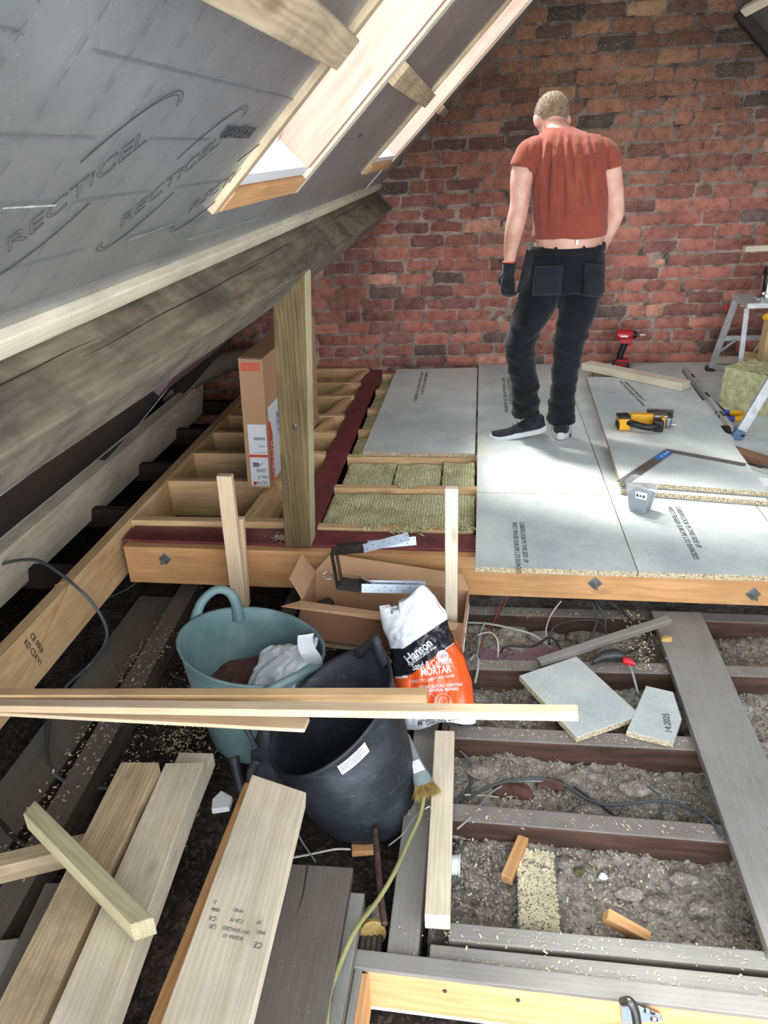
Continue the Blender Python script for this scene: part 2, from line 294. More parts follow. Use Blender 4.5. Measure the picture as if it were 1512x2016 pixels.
# ------------------------------------------------------------------ builders
def link(name, me, mat=None, parent=None):
    o = bpy.data.objects.new(name, me); C.objects.link(o)
    if mat is not None:
        for m in (mat if isinstance(mat, (list, tuple)) else [mat]): me.materials.append(m)
    if parent is not None: setp(o, parent)
    return o
ORG = {}
def setp(o, parent):
    o.parent = parent; o.matrix_parent_inverse = ORG.get(parent.name, Matrix.Identity(4)).inverted()
def setm(o, m):
    o.matrix_basis = m; ORG[o.name] = m.copy() if o.parent is None or True else m
def tag(o, label=None, cat=None, group=None, kind=None):
    if label: o['label'] = label
    if cat: o['category'] = cat
    if group: o['group'] = group
    if kind: o['kind'] = kind
    return o
def thing(name, label, cat, loc, group=None):
    o = bpy.data.objects.new(name, None); C.objects.link(o); o.empty_display_size = .05
    setm(o, Matrix.Translation(V(loc))); return tag(o, label, cat, group)
class MB:
    def __init__(s): s.v = []; s.f = []; s.mi = []
    def quadbox(s, P, mi=0):     # 8 points: bottom 4 then top 4
        b = len(s.v); s.v += [V(p) for p in P]
        for q in ((0, 3, 2, 1), (4, 5, 6, 7), (0, 1, 5, 4), (1, 2, 6, 5), (2, 3, 7, 6), (3, 0, 4, 7)):
            s.f.append([b + i for i in q]); s.mi.append(mi)
        return s
    def box(s, c, d, m=None, mi=0):
        x, y, z = (k / 2 for k in d); P = [V(p) for p in ((-x, -y, -z), (x, -y, -z), (x, y, -z), (-x, y, -z), (-x, -y, z), (x, -y, z), (x, y, z), (-x, y, z))]
        P = [(m @ p if m else p) + V(c) for p in P]; return s.quadbox(P, mi)
    def loft(s, rings, cap=True, mi=0, closed=False):
        n = len(rings[0]); b = len(s.v)
        for r in rings: s.v += [V(p) for p in r]
        k = len(rings)
        for i in range(k if closed else k - 1):
            for j in range(n):
                a, c = b + i * n, b + ((i + 1) % k) * n; s.f.append([a + j, a + (j + 1) % n, c + (j + 1) % n, c + j]); s.mi.append(mi)
        if cap and not closed:
            s.f.append([b + j for j in range(n)][::-1]); s.mi.append(mi); s.f.append([b + (k - 1) * n + j for j in range(n)]); s.mi.append(mi)
        return s
    def tube(s, pts, r, n=8, mi=0, closed=False):
        pts = [V(p) for p in pts]; rings = []; up = None; L = len(pts)
        for i, p in enumerate(pts):
            d = (pts[(i + 1) % L if closed else min(i + 1, L - 1)] - pts[(i - 1) % L if closed else max(i - 1, 0)]).normalized()
            if up is None: up = d.orthogonal().normalized()
            up = (up - d * up.dot(d)).normalized(); q = d.cross(up); rr = r[i] if isinstance(r, (list, tuple)) else r
            rings.append([p + (up * math.cos(a) + q * math.sin(a)) * rr for a in (2 * PI * j / n for j in range(n))])
        return s.loft(rings, not closed, mi, closed)
    def prism(s, poly, ext, mi=0):
        poly = [V(p) for p in poly]; e = V(ext); n = len(poly); b = len(s.v); s.v += poly + [p + e for p in poly]
        s.f.append([b + i for i in range(n)][::-1]); s.f.append([b + n + i for i in range(n)]); s.mi += [mi, mi]
        for i in range(n): s.f.append([b + i, b + (i + 1) % n, b + n + (i + 1) % n, b + n + i]); s.mi.append(mi)
        return s
    def grid(s, fn, nu, nv, mi=0):
        b = len(s.v)
        for i in range(nu + 1):
            for j in range(nv + 1): s.v.append(V(fn(i / nu, j / nv)))
        for i in range(nu):
            for j in range(nv):
                a = b + i * (nv + 1) + j; s.f.append([a, a + nv + 1, a + nv + 2, a + 1]); s.mi.append(mi)
        return s
    def ell(s, c, r, m=None, nu=16, nv=10, mi=0):
        c = V(c); rings = []
        for i in range(1, nv):
            ph = PI * i / nv; ring = []
            for j in range(nu):
                a = 2 * PI * j / nu; p = V((r[0] * math.sin(ph) * math.cos(a), r[1] * math.sin(ph) * math.sin(a), r[2] * math.cos(ph))); ring.append(c + (m @ p if m else p))
            rings.append(ring)
        return s.loft(rings[::-1], True, mi)
    def build(s, name, mat, parent=None, smooth=False, bevel=0, m=None, solid=0, sub=0, seg=2):
        me = bpy.data.meshes.new(name); vs = s.v
        if m is not None:
            inv = m.inverted(); vs = [inv @ p for p in vs]
        me.from_pydata([tuple(p) for p in vs], [], s.f); o = link(name, me, mat)
        for p, k in zip(me.polygons, s.mi): p.material_index = k
        if parent is not None: o.parent = parent
        if m is not None: o.matrix_basis = m
        if parent is not None: o.matrix_parent_inverse = ORG.get(parent.name, Matrix.Identity(4)).inverted()
        ORG[o.name] = (m or Matrix.Identity(4)).copy()
        if parent is not None and parent.name in ORG and parent.parent is None: pass
        bm = bmesh.new(); bm.from_mesh(me); bmesh.ops.recalc_face_normals(bm, faces=bm.faces)
        if smooth:
            for f in bm.faces: f.smooth = True
        bm.to_mesh(me); bm.free()
        if smooth and smooth != 'all':
            try: me.set_sharp_from_angle(angle=math.radians(40))
            except Exception: pass
        if solid: md = o.modifiers.new('thickness', 'SOLIDIFY'); md.thickness = solid; md.offset = 0
        if bevel: md = o.modifiers.new('edges', 'BEVEL'); md.width = bevel; md.segments = seg; md.limit_method = 'ANGLE'; md.angle_limit = math.radians(35)
        if sub: md = o.modifiers.new('sub', 'SUBSURF'); md.levels = sub; md.render_levels = sub
        return o
def frame(o, x, n):             # local frame: X along x, Z along n
    x = V(x).normalized(); n = V(n); n = (n - x * n.dot(x)).normalized(); y = n.cross(x)
    return Matrix(((x.x, y.x, n.x, o[0]), (x.y, y.y, n.y, o[1]), (x.z, y.z, n.z, o[2]), (0, 0, 0, 1)))
def beam(name, A, B, wd, ht, mat, label=None, cat=None, group=None, parent=None, up=(0, 0, 1), top=True, bevel=.003, endcut=(0, 0), kind=None):
    A, B = V(A), V(B); m = frame(A, B - A, up); L = (B - A).length; z1 = 0 if top else ht / 2; z0 = z1 - ht; h = wd / 2
    e0, e1 = endcut
    P = [(-e0, -h, z0), (L - e1, -h, z0), (L + e1, h, z0), (e0, h, z0), (-e0, -h, z1), (L - e1, -h, z1), (L + e1, h, z1), (e0, h, z1)]
    mb = MB(); mb.quadbox(P); mb.v = [m @ p for p in mb.v]
    o = mb.build(name, mat, parent, bevel=bevel, m=m)
    return tag(o, label, cat, group, kind)
def plankpx(name, fl, fr, nl, nr, zf, zn, th, mat, label, cat, group=None, ext=0, **kw):
    a, b, c_, d = at(*fl, zf), at(*fr, zf), at(*nl, zn), at(*nr, zn); A = (a + b) / 2; B = (c_ + d) / 2
    x = (B - A).normalized(); wd = ((b - a) - x * (b - a).dot(x)).length; wn = ((d - c_) - x * (d - c_).dot(x)).length
    side = (b - a).normalized(); n = x.cross(side); n = n if n.z > 0 else -n
    return beam(name, A, B + x * ext, (wd + wn) / 2, th, mat, label, cat, group, up=n, **kw)
def text(name, body, m, size, mat, parent, ext=.0006, outline=0, warp=None, sx=1.0, align='LEFT', spacing=1.0, bold=0):
    cu = bpy.data.curves.new(name, 'FONT'); cu.body = body; cu.size = size; cu.extrude = 0 if (outline or warp) else ext; cu.align_x = align; cu.space_character = spacing
    cu.offset = bold * size
    if outline: cu.fill_mode = 'NONE'; cu.bevel_depth = outline; cu.bevel_resolution = 0
    if warp: cu.resolution_u = 3
    o = bpy.data.objects.new(name, cu); C.objects.link(o); bpy.context.view_layer.update()
    me = bpy.data.meshes.new_from_object(o.evaluated_get(bpy.context.evaluated_depsgraph_get())); bpy.data.objects.remove(o); bpy.data.curves.remove(cu)
    if sx != 1:
        for v in me.vertices: v.co.x *= sx
    if warp:
        bm = bmesh.new(); bm.from_mesh(me); bmesh.ops.triangulate(bm, faces=bm.faces); bmesh.ops.subdivide_edges(bm, edges=bm.edges, cuts=1); bm.to_mesh(me); bm.free()
        for v in me.vertices: v.co = warp(v.co.x, v.co.y)
        m = Matrix.Identity(4)
    me.materials.clear(); o = link(name, me, mat); o.parent = parent; o.matrix_basis = m
    o.matrix_parent_inverse = ORG.get(parent.name, Matrix.Identity(4)).inverted(); return o
def bake(o):
    bpy.context.view_layer.update(); me = bpy.data.meshes.new_from_object(o.evaluated_get(bpy.context.evaluated_depsgraph_get())); o.modifiers.clear(); o.data = me; return o
def copy_tree(o, parent=None, m=None):
    c = o.copy(); C.objects.link(c); ORG[c.name] = ORG.get(o.name, Matrix.Identity(4)).copy()
    if parent is not None: c.parent = parent
    if m is not None: c.matrix_basis = m
    for ch in [x for x in o.children]: copy_tree(ch, c)
    return c
def smoothpts(P, n=8):
    P = [V(p) for p in P]; out = []
    for i in range(len(P) - 1):
        a, b, c_, d = P[max(i - 1, 0)], P[i], P[i + 1], P[min(i + 2, len(P) - 1)]
        for k in range(n):
            t = k / n; out.append(.5 * ((2 * b) + (c_ - a) * t + (2 * a - 5 * b + 4 * c_ - d) * t * t + (3 * b - a - 3 * c_ + d) * t ** 3))
    return out + [P[-1]]
def wire(name, pts, r, mat, label, cat, group=None, n=8, parent=None):
    mb = MB(); mb.tube(smoothpts(pts, n), r, 8); return tag(mb.build(name, mat, parent, smooth='all'), label, cat, group)
def nz(p, s=1.0, seed=0): return noise.noise(V(p) * s + V((seed, seed * 1.7, 0)))

# ------------------------------------------------------------------ the brick gable
YW = 5.58
def brick_wall():
    mb = MB(); tones = []; r = random.Random(11); BH = .0855; z = -.62; row = 0
    def tone(x, z, dark):
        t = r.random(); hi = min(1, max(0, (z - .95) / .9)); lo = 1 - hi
        if t < .06: b = (112, 88, 86)
        elif t < .20: b = (144, 90, 82)
        elif t < .48: b = (166, 98, 84)
        elif t < .78: b = (180, 104, 88)
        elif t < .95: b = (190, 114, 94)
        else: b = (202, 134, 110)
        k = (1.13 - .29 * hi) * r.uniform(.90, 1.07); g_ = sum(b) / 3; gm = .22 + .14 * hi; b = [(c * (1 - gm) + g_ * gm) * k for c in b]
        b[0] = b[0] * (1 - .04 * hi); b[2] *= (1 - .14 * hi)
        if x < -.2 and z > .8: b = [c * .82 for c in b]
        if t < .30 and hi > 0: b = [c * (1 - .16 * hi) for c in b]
        return [lin(min(255, max(0, c))) for c in b]
    while z < 2.85:
        x = -3.3 + r.uniform(-.1, .1) + (0.12 if row % 2 else 0); hdr = (row % 5 == 3)
        while x < 3.3:
            L = .112 if (r.random() < (.3 if hdr else .10)) else .228 * r.uniform(.97, 1.04)
            zz = z + .004 * math.sin(x * 2.1 + row) + .003 * r.uniform(-1, 1)
            roof = min(1.89 + .97 * (x + L / 2), 3.60 - .97 * (x + L / 2))
            if zz < roof + .3 and (x < -1.2 or zz > -.30):
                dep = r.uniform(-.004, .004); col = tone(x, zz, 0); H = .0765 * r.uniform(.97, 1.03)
                if r.random() < .05: dep -= .008
                nu, nv = (9, 4) if L > .15 else (5, 4)
                b = len(mb.v); sd_ = r.uniform(0, 99)
                for i in range(nu + 1):
                    for j in range(nv + 1):
                        a, c_ = i / nu, j / nv; ea = min(a, 1 - a) * L; ec = min(c_, 1 - c_) * H; e = min(ea, ec)
                        px = x + a * L + .005 * nz((a * L * 22, c_ * 2, sd_)) ; pz = zz + c_ * H + .0036 * nz((a * L * 14 + 7, c_ * 2, sd_))
                        if ea < 1e-6 and ec < 1e-6: px += .005 * (1 if a < .5 else -1) * r.random(); pz += .005 * (1 if c_ < .5 else -1) * r.random()
                        py = YW - .006 + dep * -1 + (.012 if e < 1e-6 else 0) + .003 * nz((a * L * 30, c_ * 3, sd_ + 5))
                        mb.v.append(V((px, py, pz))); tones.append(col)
                for i in range(nu):
                    for j in range(nv):
                        q = b + i * (nv + 1) + j; mb.f.append([q, q + nv + 1, q + nv + 2, q + 1]); mb.mi.append(0)
            x += L + .009 * r.uniform(.6, 1.4)
        z += BH; row += 1
    b = len(mb.v); nx, nzz = 300, 150               # the mortar behind and between them
    for i in range(nx + 1):
        for j in range(nzz + 1):
            X, Z = -3.4 + 6.8 * i / nx, -.65 + 3.6 * j / nzz; Zr = min(Z, 2.1 + .97 * X, 3.8 - .97 * X)
            mb.v.append(V((X, YW + .0055 + .009 * nz((X * 16, 0, Zr * 16)), Zr)))
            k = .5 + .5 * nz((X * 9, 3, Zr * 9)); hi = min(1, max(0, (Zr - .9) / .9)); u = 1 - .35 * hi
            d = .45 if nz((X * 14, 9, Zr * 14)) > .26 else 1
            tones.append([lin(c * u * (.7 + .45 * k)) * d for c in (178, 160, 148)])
    for i in range(nx):
        for j in range(nzz):
            q = b + i * (nzz + 1) + j; mb.f.append([q, q + nzz + 1, q + nzz + 2, q + 1]); mb.mi.append(0)
    me = bpy.data.meshes.new('wall_back'); me.from_pydata([tuple(p) for p in mb.v], [], mb.f)
    ca = me.color_attributes.new('tone', 'FLOAT_COLOR', 'POINT')
    for i, c_ in enumerate(tones): ca.data[i].color = (*c_, 1)
    for p in me.polygons: p.use_smooth = True
    o = link('wall_back', me, M['brick']); tag(o, 'rough red brick gable wall with crumbling mortar', kind='structure')
brick_wall()
MB().box((0, 5.70, 1.0), (6.9, .2, 3.4)).build('wall_outside', M['darkwood'])['kind'] = 'structure'

# ------------------------------------------------------------------ roof slopes
def roofbox(name, s0, s1, y0, y1, o0, o1, mat, parent=None, bevel=0, right=False):
    P = []
    for off in (o0, o1):
        for s, y in ((s0, y0), (s1, y0), (s1, y1), (s0, y1)): P.append(RP(s, y, off))
    if right: P = [V((2 * .878 - p.x, p.y, p.z)) for p in P]
    m = frame(P[0], V((0, 1, 0)) if abs(y1 - y0) > abs(s1 - s0) or name == 'insulation_board' else (P[1] - P[0]), (P[4] - P[0]))
    return MB().quadbox(P).build(name, mat, parent, bevel=bevel, m=m)
S_TOP = 2.12; S1, S2 = .20, 1.50          # skylight sill and head
O1 = (1.69, 2.31); O2 = (3.92, 4.78)
ceil = tag(thing('ceiling', None, None, (0, 0, 0)), 'sloping ceiling of foil faced insulation boards', kind='structure')
def slab(s0, s1, y0, y1, o0=-.12, o1=0.0, mat='foil'): return roofbox('insulation_board', s0, s1, y0, y1, o0, o1, M[mat], ceil)
slab(-.044, S_TOP, -.5, .55); slab(-.044, S_TOP, .55, 1.655, -.12, -.002); 
slab(-.044, .165, 1.655, 2.36, -.12, -.004); slab(S2, S_TOP, 1.655, 2.36)
slab(-.044, S_TOP, 2.36, 3.885, -.12, -.004); slab(-.044, .165, 3.885, 4.83, -.12, -.006); slab(S2, S_TOP, 3.885, 4.83); slab(-.044, S_TOP, 4.83, YW + .02, -.12, -.002)
# dark lining of the eaves below the purlin
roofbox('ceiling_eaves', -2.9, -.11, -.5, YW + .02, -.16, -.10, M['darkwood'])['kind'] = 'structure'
# right hand slope, mostly out of frame, with unseen skylights added to let in fill light
cr = tag(thing('ceiling_right', None, None, (1.7, 0, 0)), 'right hand slope of foil faced insulation', kind='structure')
for a in ((-2.6, .2, -.5, YW + .02), (1.5, S_TOP, -.5, YW + .02), (.2, 1.5, -.5, .6), (.2, 1.5, 1.4, 2.9), (.2, 1.5, 3.7, YW + .02)):
    roofbox('insulation_board', a[0], a[1], a[2], a[3], -.12, 0, M['foil'], cr, right=True)
MB().box((.878, 2.19, 2.78), (.16, 6.8, .22)).build('ceiling_ridge', M['pine_grey'])['kind'] = 'structure'
# printed grid, batch marks and maker's name on the foil
def rmat(s, y, ds, dy, off=.0007):      # text frame on the slope
    x = (RP(s + ds, y + dy) - RP(s, y)); n = RP(0, 0, 1) - RP(0, 0, 0); return frame(RP(s, y, off), x, n)
gl = MB()
def dash(s0, y0, s1, y1, L, gap, wd):
    d = math.hypot(s1 - s0, y1 - y0); n = int(d / (L + gap)); us, uy = (s1 - s0) / d, (y1 - y0) / d
    for i in range(n):
        a = i * (L + gap); b = a + L; q = []
        for t, k in ((a, -1), (b, -1), (b, 1), (a, 1)): q.append(RP(s0 + us * t - uy * k * wd / 2, y0 + uy * t + us * k * wd / 2, .0005))
        bi = len(gl.v); gl.v += q; gl.f.append([bi, bi + 1, bi + 2, bi + 3]); gl.mi.append(0)
for y in [.45 + .1 * k for k in range(12)]: dash(-.1, y, 1.9, y, .020, .014, .0019)
for s, a, b in ((.286, .70, .90), (.383, .78, 1.62), (.286, 1.06, 1.30), (.19, .4, .80), (.19, .95, 1.2), (.19, 1.3, 1.6), (.48, .3, .76), (.09, .5, 1.1), (.09, 1.3, 1.65), (0, .4, 1.6), (.383, .3, .66)): dash(s, a, s, b, .0045, .0035, .0028)
for y in [2.5 + .1 * k for k in range(14)]: dash(-.1, y, 1.9, y, .016, .016, .001)
for y in (2.42, 3.1, 3.88): dash(-.1, y, 1.9, y, 1.9, .0, .0012)
for s in (.30, .75, 1.2): dash(s, 2.42, s, 3.88, 1.4, .0, .0012)
gl.build('printed_grid', M['inkgrey'], ceil)
def swoosh(s, y, ds, dy, L, par):      # long open ellipse around the name
    mm = rmat(s, y, ds, dy); tb = MB()
    for sc_ in (1, .955):
        for t0, t1 in ((-12, 92), (168, 272)):
            pts = []
            for i in range(41):
                t = math.radians(t0 + (t1 - t0) * i / 40); x_, y_ = .68 * L * sc_ * math.cos(t), .062 * sc_ * math.sin(t); be = math.radians(9)
                pts.append(mm @ V((L / 2 + x_ * math.cos(be) - y_ * math.sin(be), .016 + x_ * math.sin(be) + y_ * math.cos(be), 0)))
            tb.tube(pts, .0005, 4)
    tb.build('printed_ring', M['ink'], par)
for (u0, v0), (u1, v1) in (((10, 500), (303, 265)), ((232, 450), (440, 275)), ((368, 420), (470, 345)), ):
    s0, y0 = atr(u0, v0); s1, y1 = atr(u1, v1); L = math.hypot(s1 - s0, y1 - y0)
    if u0 == 368: k = .27 / L; s1, y1, L = s0 + (s1 - s0) * k, y0 + (y1 - y0) * k, .27
    text('printed_name', 'RECTiCEL', rmat(s0, y0, s1 - s0, y1 - y0), .048, M['ink'], ceil, outline=.0004, sx=L / .222)
    swoosh(s0, y0, s1 - s0, y1 - y0, L, ceil)
s0, y0 = atr(430, 271); s1, y1 = atr(512, 272)
for i in range(2): text('batch_mark', '5NH4 N1REK H4', rmat(s0 + .012 * i, y0, s1 - s0, y1 - y0), .019, M['ink'], ceil, sx=1.25)
s0, y0 = atr(705, 270); s1, y1 = atr(735, 268); text('batch_mark', '5X21', rmat(s0, y0, s1 - s0, y1 - y0), .02, M['ink'], ceil)
# taped silver seams, lightly torn
for (a, b) in (((365, 470), (530, 422)), ((0, 405), (105, 400)), ((250, 470), (340, 438))):
    s0, y0 = atr(*a); s1, y1 = atr(*b); mb = MB(); P = []
    for i in range(15):
        t = i / 14; s, y = s0 + (s1 - s0) * t, y0 + (y1 - y0) * t; wv = .0016 + .0016 * nz((i * .9, y0, 0)); P.append((RP(s - wv, y, .003), RP(s + wv, y, .004)))
    for i in range(14):
        bi = len(mb.v); mb.v += [P[i][0], P[i + 1][0], P[i + 1][1], P[i][1]]; mb.f.append([bi, bi + 1, bi + 2, bi + 3]); mb.mi.append(0)
    mb.build('seam_tape', M['foiledge'], ceil)

# skylights (openings with timber reveals, frame and pane)
def skylight(name, oy, par_label, right=False, s=(S1, S2)):
    y0, y1 = oy; s0, s1 = s; e = tag(thing(name, None, None, (0, y0, 1.5)), par_label, kind='structure'); D = -.34
    roofbox('reveal_side', s0, s1, y1, y1 + .045, D, .004, M['reveal'], e, right=right); roofbox('reveal_side', s0, s1, y0 - .045, y0, D, .004, M['reveal'], e, right=right)
    roofbox('reveal_sill', s0 - .03, s0, y0 - .04, y1 + .045, D, .0, M['white'], e, right=right); roofbox('reveal_head', s1, s1 + .03, y0, y1, D, .0, M['reveal'], e, right=right)
    for a in ((s0, s0 + .05, y0, y1), (s1 - .05, s1, y0, y1), (s0 + .05, s1 - .05, y0, y0 + .05), (s0 + .05, s1 - .05, y1 - .05, y1)):
        roofbox('window_frame', a[0], a[1], a[2], a[3], D - .05, D, M['reveal'], e, right=right)
    roofbox('pane', s0 + .05, s1 - .05, y0 + .05, y1 - .05, D - .03, D - .022, M['glass'], e, right=right)
skylight('window_1', O1, 'nearer skylight opening with deep pale timber reveal')
skylight('window_2', O2, 'farther skylight opening by the brick gable')
skylight('window_added_1', (.65, 1.35), 'skylight in the right hand slope', True); skylight('window_added_2', (2.95, 3.65), 'second unseen skylight added in the right hand slope for fill light', True)  # both unseen, added so sky light fills the room from the right
# rafters, trimmers, noggins seen flush in the lining
def rtimber(nm, a, o, mat, label, cat, group=None):
    ob = roofbox(nm, a[0], a[1], a[2], a[3], o[0], o[1], M[mat], bevel=.003); return tag(ob, label, cat, group)
rtimber('rafter', (.11, 2.05, 1.61, 1.645), (-.10, .012), 'pine_grey', 'narrow rafter edge on the near side of the nearer skylight', 'rafter')
rtimber('rafter', (.11, 2.05, 2.356, 2.42), (-.10, .012), 'pine', 'rafter edge on the far side of the nearer skylight', 'rafter')
rtimber('rafter', (.11, 2.05, 3.83, 3.874), (-.10, .010), 'pine_grey', 'rafter edge on the near side of the farther skylight', 'rafter')
rtimber('rafter', (.11, 2.05, 4.826, 4.88), (-.10, .012), 'pine', 'rafter edge between the farther skylight and the gable', 'rafter')
rtimber('skylight_trimmer', (.115, .168, 1.646, 2.355), (-.10, .014), 'pine_warm', 'short timber trimmer under the nearer skylight sill', 'timber')
rtimber('skylight_trimmer', (.115, .168, 3.875, 4.825), (-.10, .014), 'pine_warm', 'short timber trimmer under the farther skylight sill', 'timber')
rtimber('noggin', (.475, .54, -.2, 1.609), (-.05, .03), 'pine_grey', 'pale noggin fixed across the foil left of the nearer skylight', 'timber')
rtimber('noggin', (.505, .575, 2.421, 3.829), (-.05, .028), 'pine_grey', 'pale noggin across the foil between the two skylights', 'timber')
rtimber('noggin', (.515, .57, 4.881, YW - .03), (-.05, .028), 'pine_grey', 'short noggin stub between farther skylight and brick wall', 'timber')
# batten along the foot of the insulation
rtimber('eaves_batten', (-.098, -.044, -.5, 5.5), (-.06, .016), 'pine', 'long pale batten along the bottom edge of the foil boards', 'timber')

# ------------------------------------------------------------------ old purlin (sagging, sooty), one mesh
def purlin():
    prof = [(-.8, .115), (.4, .118), (1.1, .125), (1.8, .140), (2.6, .152), (3.6, .16), (4.6, .162), (5.52, .165)]
    rings = []
    for i in range(90):
        y = -.8 + 6.32 * i / 89
        for k in range(len(prof) - 1):
            if prof[k][0] <= y <= prof[k + 1][0] + 1e-6: t = (y - prof[k][0]) / (prof[k + 1][0] - prof[k][0]); d = prof[k][1] * (1 - t) + prof[k + 1][1] * t
        sag = .012 * math.sin(PI * min(1, max(0, (y + .8) / 6.3)))
        ring = []
        for a, b, n in ((0, 0, 8), (0, 1, 8), (1, 1, 8), (1, 0, 8)):
            a2, b2 = {(0, 0): (0, 1), (0, 1): (1, 1), (1, 1): (1, 0), (1, 0): (0, 0)}[(a, b)]
            for j in range(n):
                t = j / n; ss = -.10 - .17 * (a + (a2 - a) * t) ; off = -.06 + (d + .06) * (b + (b2 - b) * t)
                p = RP(ss, y, off - .0); e = .0025 * nz((ss * 20, y * 3, off * 20)) + .0015 * nz((ss * 60, y * 12, off * 60)); p += V((e, 0, e)); p.z -= sag; ring.append(p)
        rings.append(ring)
    m = frame(RP(-.1, 0, 0), (0, 1, 0), RP(0, 0, 1) - RP(0, 0, 0))
    o = MB().loft(rings).build('purlin', M['purlin'], smooth=True, bevel=.004, m=m)
    tag(o, 'old sooty grey purlin running the length of the roof slope', 'beam')
    # splits in the timber
    mb = MB()
    for y0, L, f in ((1.2, 1.3, .10), (2.2, 1.0, .07), (.5, .8, .05), (3.4, 1.2, .06)):
        pts = [RP(-.099, y0 + L * t, .02 + f * .35 + .004 * nz((t * 5, y0, 0))) - V((0, 0, .012 * math.sin(PI * min(1, (y0 + L * t + .8) / 6.3)))) for t in [i / 14 for i in range(15)]]
        mb.tube(pts, [.0003 + .0012 * math.sin(PI * i / 14) for i in range(15)], 5)
    mb.build('split', M['darkwood'], o)
purlin()

# ------------------------------------------------------------------ eaves: black boarding, pale beam, duct, rim joist
mb = MB()
def eav(x, y, o=0): return V((x - o * ST, y, 1.89 + .97 * x + o * CT))
P = [eav(-1.245, -.9), eav(-1.665, -.9), eav(-1.665, 3.42), eav(-1.245, 3.30)]
mb.quadbox([p for p in P] + [p + V((-.03 * ST, 0, .03 * CT)) for p in P])
o = mb.build('eaves_board', M['membrane'], m=frame(P[0], (0, 1, 0), (ST, 0, -CT)), bevel=.002); tag(o, 'black lining board with silver edges hanging below the purlin', 'board')
for a, b in ((P[0], P[3]), (P[1], P[2]), (P[2], P[3])):
    n = V((ST, 0, -CT)); x = (b - a).normalized(); y = n.cross(x); mb = MB(); L = (b - a).length
    for i in range(24): 
        t0, t1 = i / 24, (i + 1) / 24; w0 = .018 + .008 * nz((t0 * 20, a.x, 0)); w1 = .018 + .008 * nz((t1 * 20, a.x, 0)); p0, p1 = a.lerp(b, t0) + n * .003, a.lerp(b, t1) + n * .003; bi = len(mb.v)
        mb.v += [p0 - y * w0, p1 - y * w1, p1 + y * w1, p0 + y * w0]; mb.f.append([bi, bi + 1, bi + 2, bi + 3]); mb.mi.append(0)
    mb.build('foil_edge', M['foiledge'], o, solid=.001)
beam('purple_steel_rail', (-1.02, 2.4, .82), (-1.12, 5.55, .76), .05, .10, M['purple'], 'dark purple painted steel rail under the far end of the purlin', 'beam', up=(.7, 0, .7))
beam('eaves_beam', (-1.93, .2, .06), (-1.93, 5.0, .055), .075, .235, M['pine'], 'long pale timber beam lying in the dark eaves behind the rim joist', 'timber', up=(.18, 0, 1))
text('stamp', 'C24 KD 47', frame((-1.890, 2.22, -.02), (0, .25, -1), (1, 0, .18)), .035, M['ink'], bpy.data.objects['eaves_beam']); text('stamp', 'V1 086', frame((-1.890, 2.27, -.03), (0, .25, -1), (1, 0, .18)), .035, M['ink'], bpy.data.objects['eaves_beam'])
mb = MB(); pts = smoothpts([(-2.1, 4.7, .02), (-1.85, 4.95, .14), (-1.66, 5.2, .16), (-1.5, 5.42, .10)], 10)
mb.tube(pts, [.075 + .006 * math.sin(i * 2.2) for i in range(len(pts))], 18); tag(mb.build('ventilation_duct', M['duct'], smooth='all'), 'pale ribbed duct curling in the eaves beside the tall carton', 'duct')
for i, y in enumerate((.9, 1.5, 2.1, 2.7, 3.3, 3.9, 4.5, 5.1)):
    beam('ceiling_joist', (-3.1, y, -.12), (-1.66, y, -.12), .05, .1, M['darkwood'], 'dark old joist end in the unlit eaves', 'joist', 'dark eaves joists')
    if i % 2 == 0: roofbox('trim_%d' % (i + 1), -3.2, -.3, y + .2, y + .25, -.10, -.02, M['darkwood'])['kind'] = 'structure'
rim = beam('rim_joist', (-1.572, .75, .0), (-1.572, 5.52, .0), .052, .215, M['pine_joist'], 'long pale rim joist running along the eaves side of the new floor', 'joist')
text('stamp', 'KD C24 V1', frame((-1.5445, 2.02, -.03), (0, .35, -1), (1, 0, 0)), .03, M['ink'], rim); text('stamp', 'CE 0086', frame((-1.5445, 2.06, -.03), (0, .35, -1), (1, 0, 0)), .03, M['ink'], rim)

# ------------------------------------------------------------------ steel beams
def ibeam(A, B, wd, ht, label):
    A, B = V(A), V(B); m = frame(A, B - A, (0, 0, 1)); L = (B - A).length; t = thing('steel_beam', label, 'steel beam', A)
    for nm, c_, d in (('top_flange', (L / 2, 0, -.006), (L, wd, .012)), ('web', (L / 2, 0, -ht / 2), (L, .009, ht - .024)), ('bottom_flange', (L / 2, 0, -ht + .006), (L, wd, .012))):
        mb = MB(); mb.box(c_, d); mb.v = [m @ p for p in mb.v]; mb.build(nm, M['steel'], t, bevel=.002, m=m)
    return t
ibeam((-1.53, 2.862, -.030), (1.75, 2.775, -.030), .136, .215, 'maroon steel beam across the room at the near edge of the new floor')
ibeam((-.745, 2.94, -.030), (-.765, 5.56, -.030), .115, .215, 'maroon steel beam running from the post towards the brick gable')
E2 = (2.735, 2.69)
pk = beam('packing_timber', (-1.51, 2.775, -.043), (1.75, 2.69, -.043), .046, .178, M['pine_warm'], 'knotty orange timber bolted along the near face of the steel beam', 'timber')
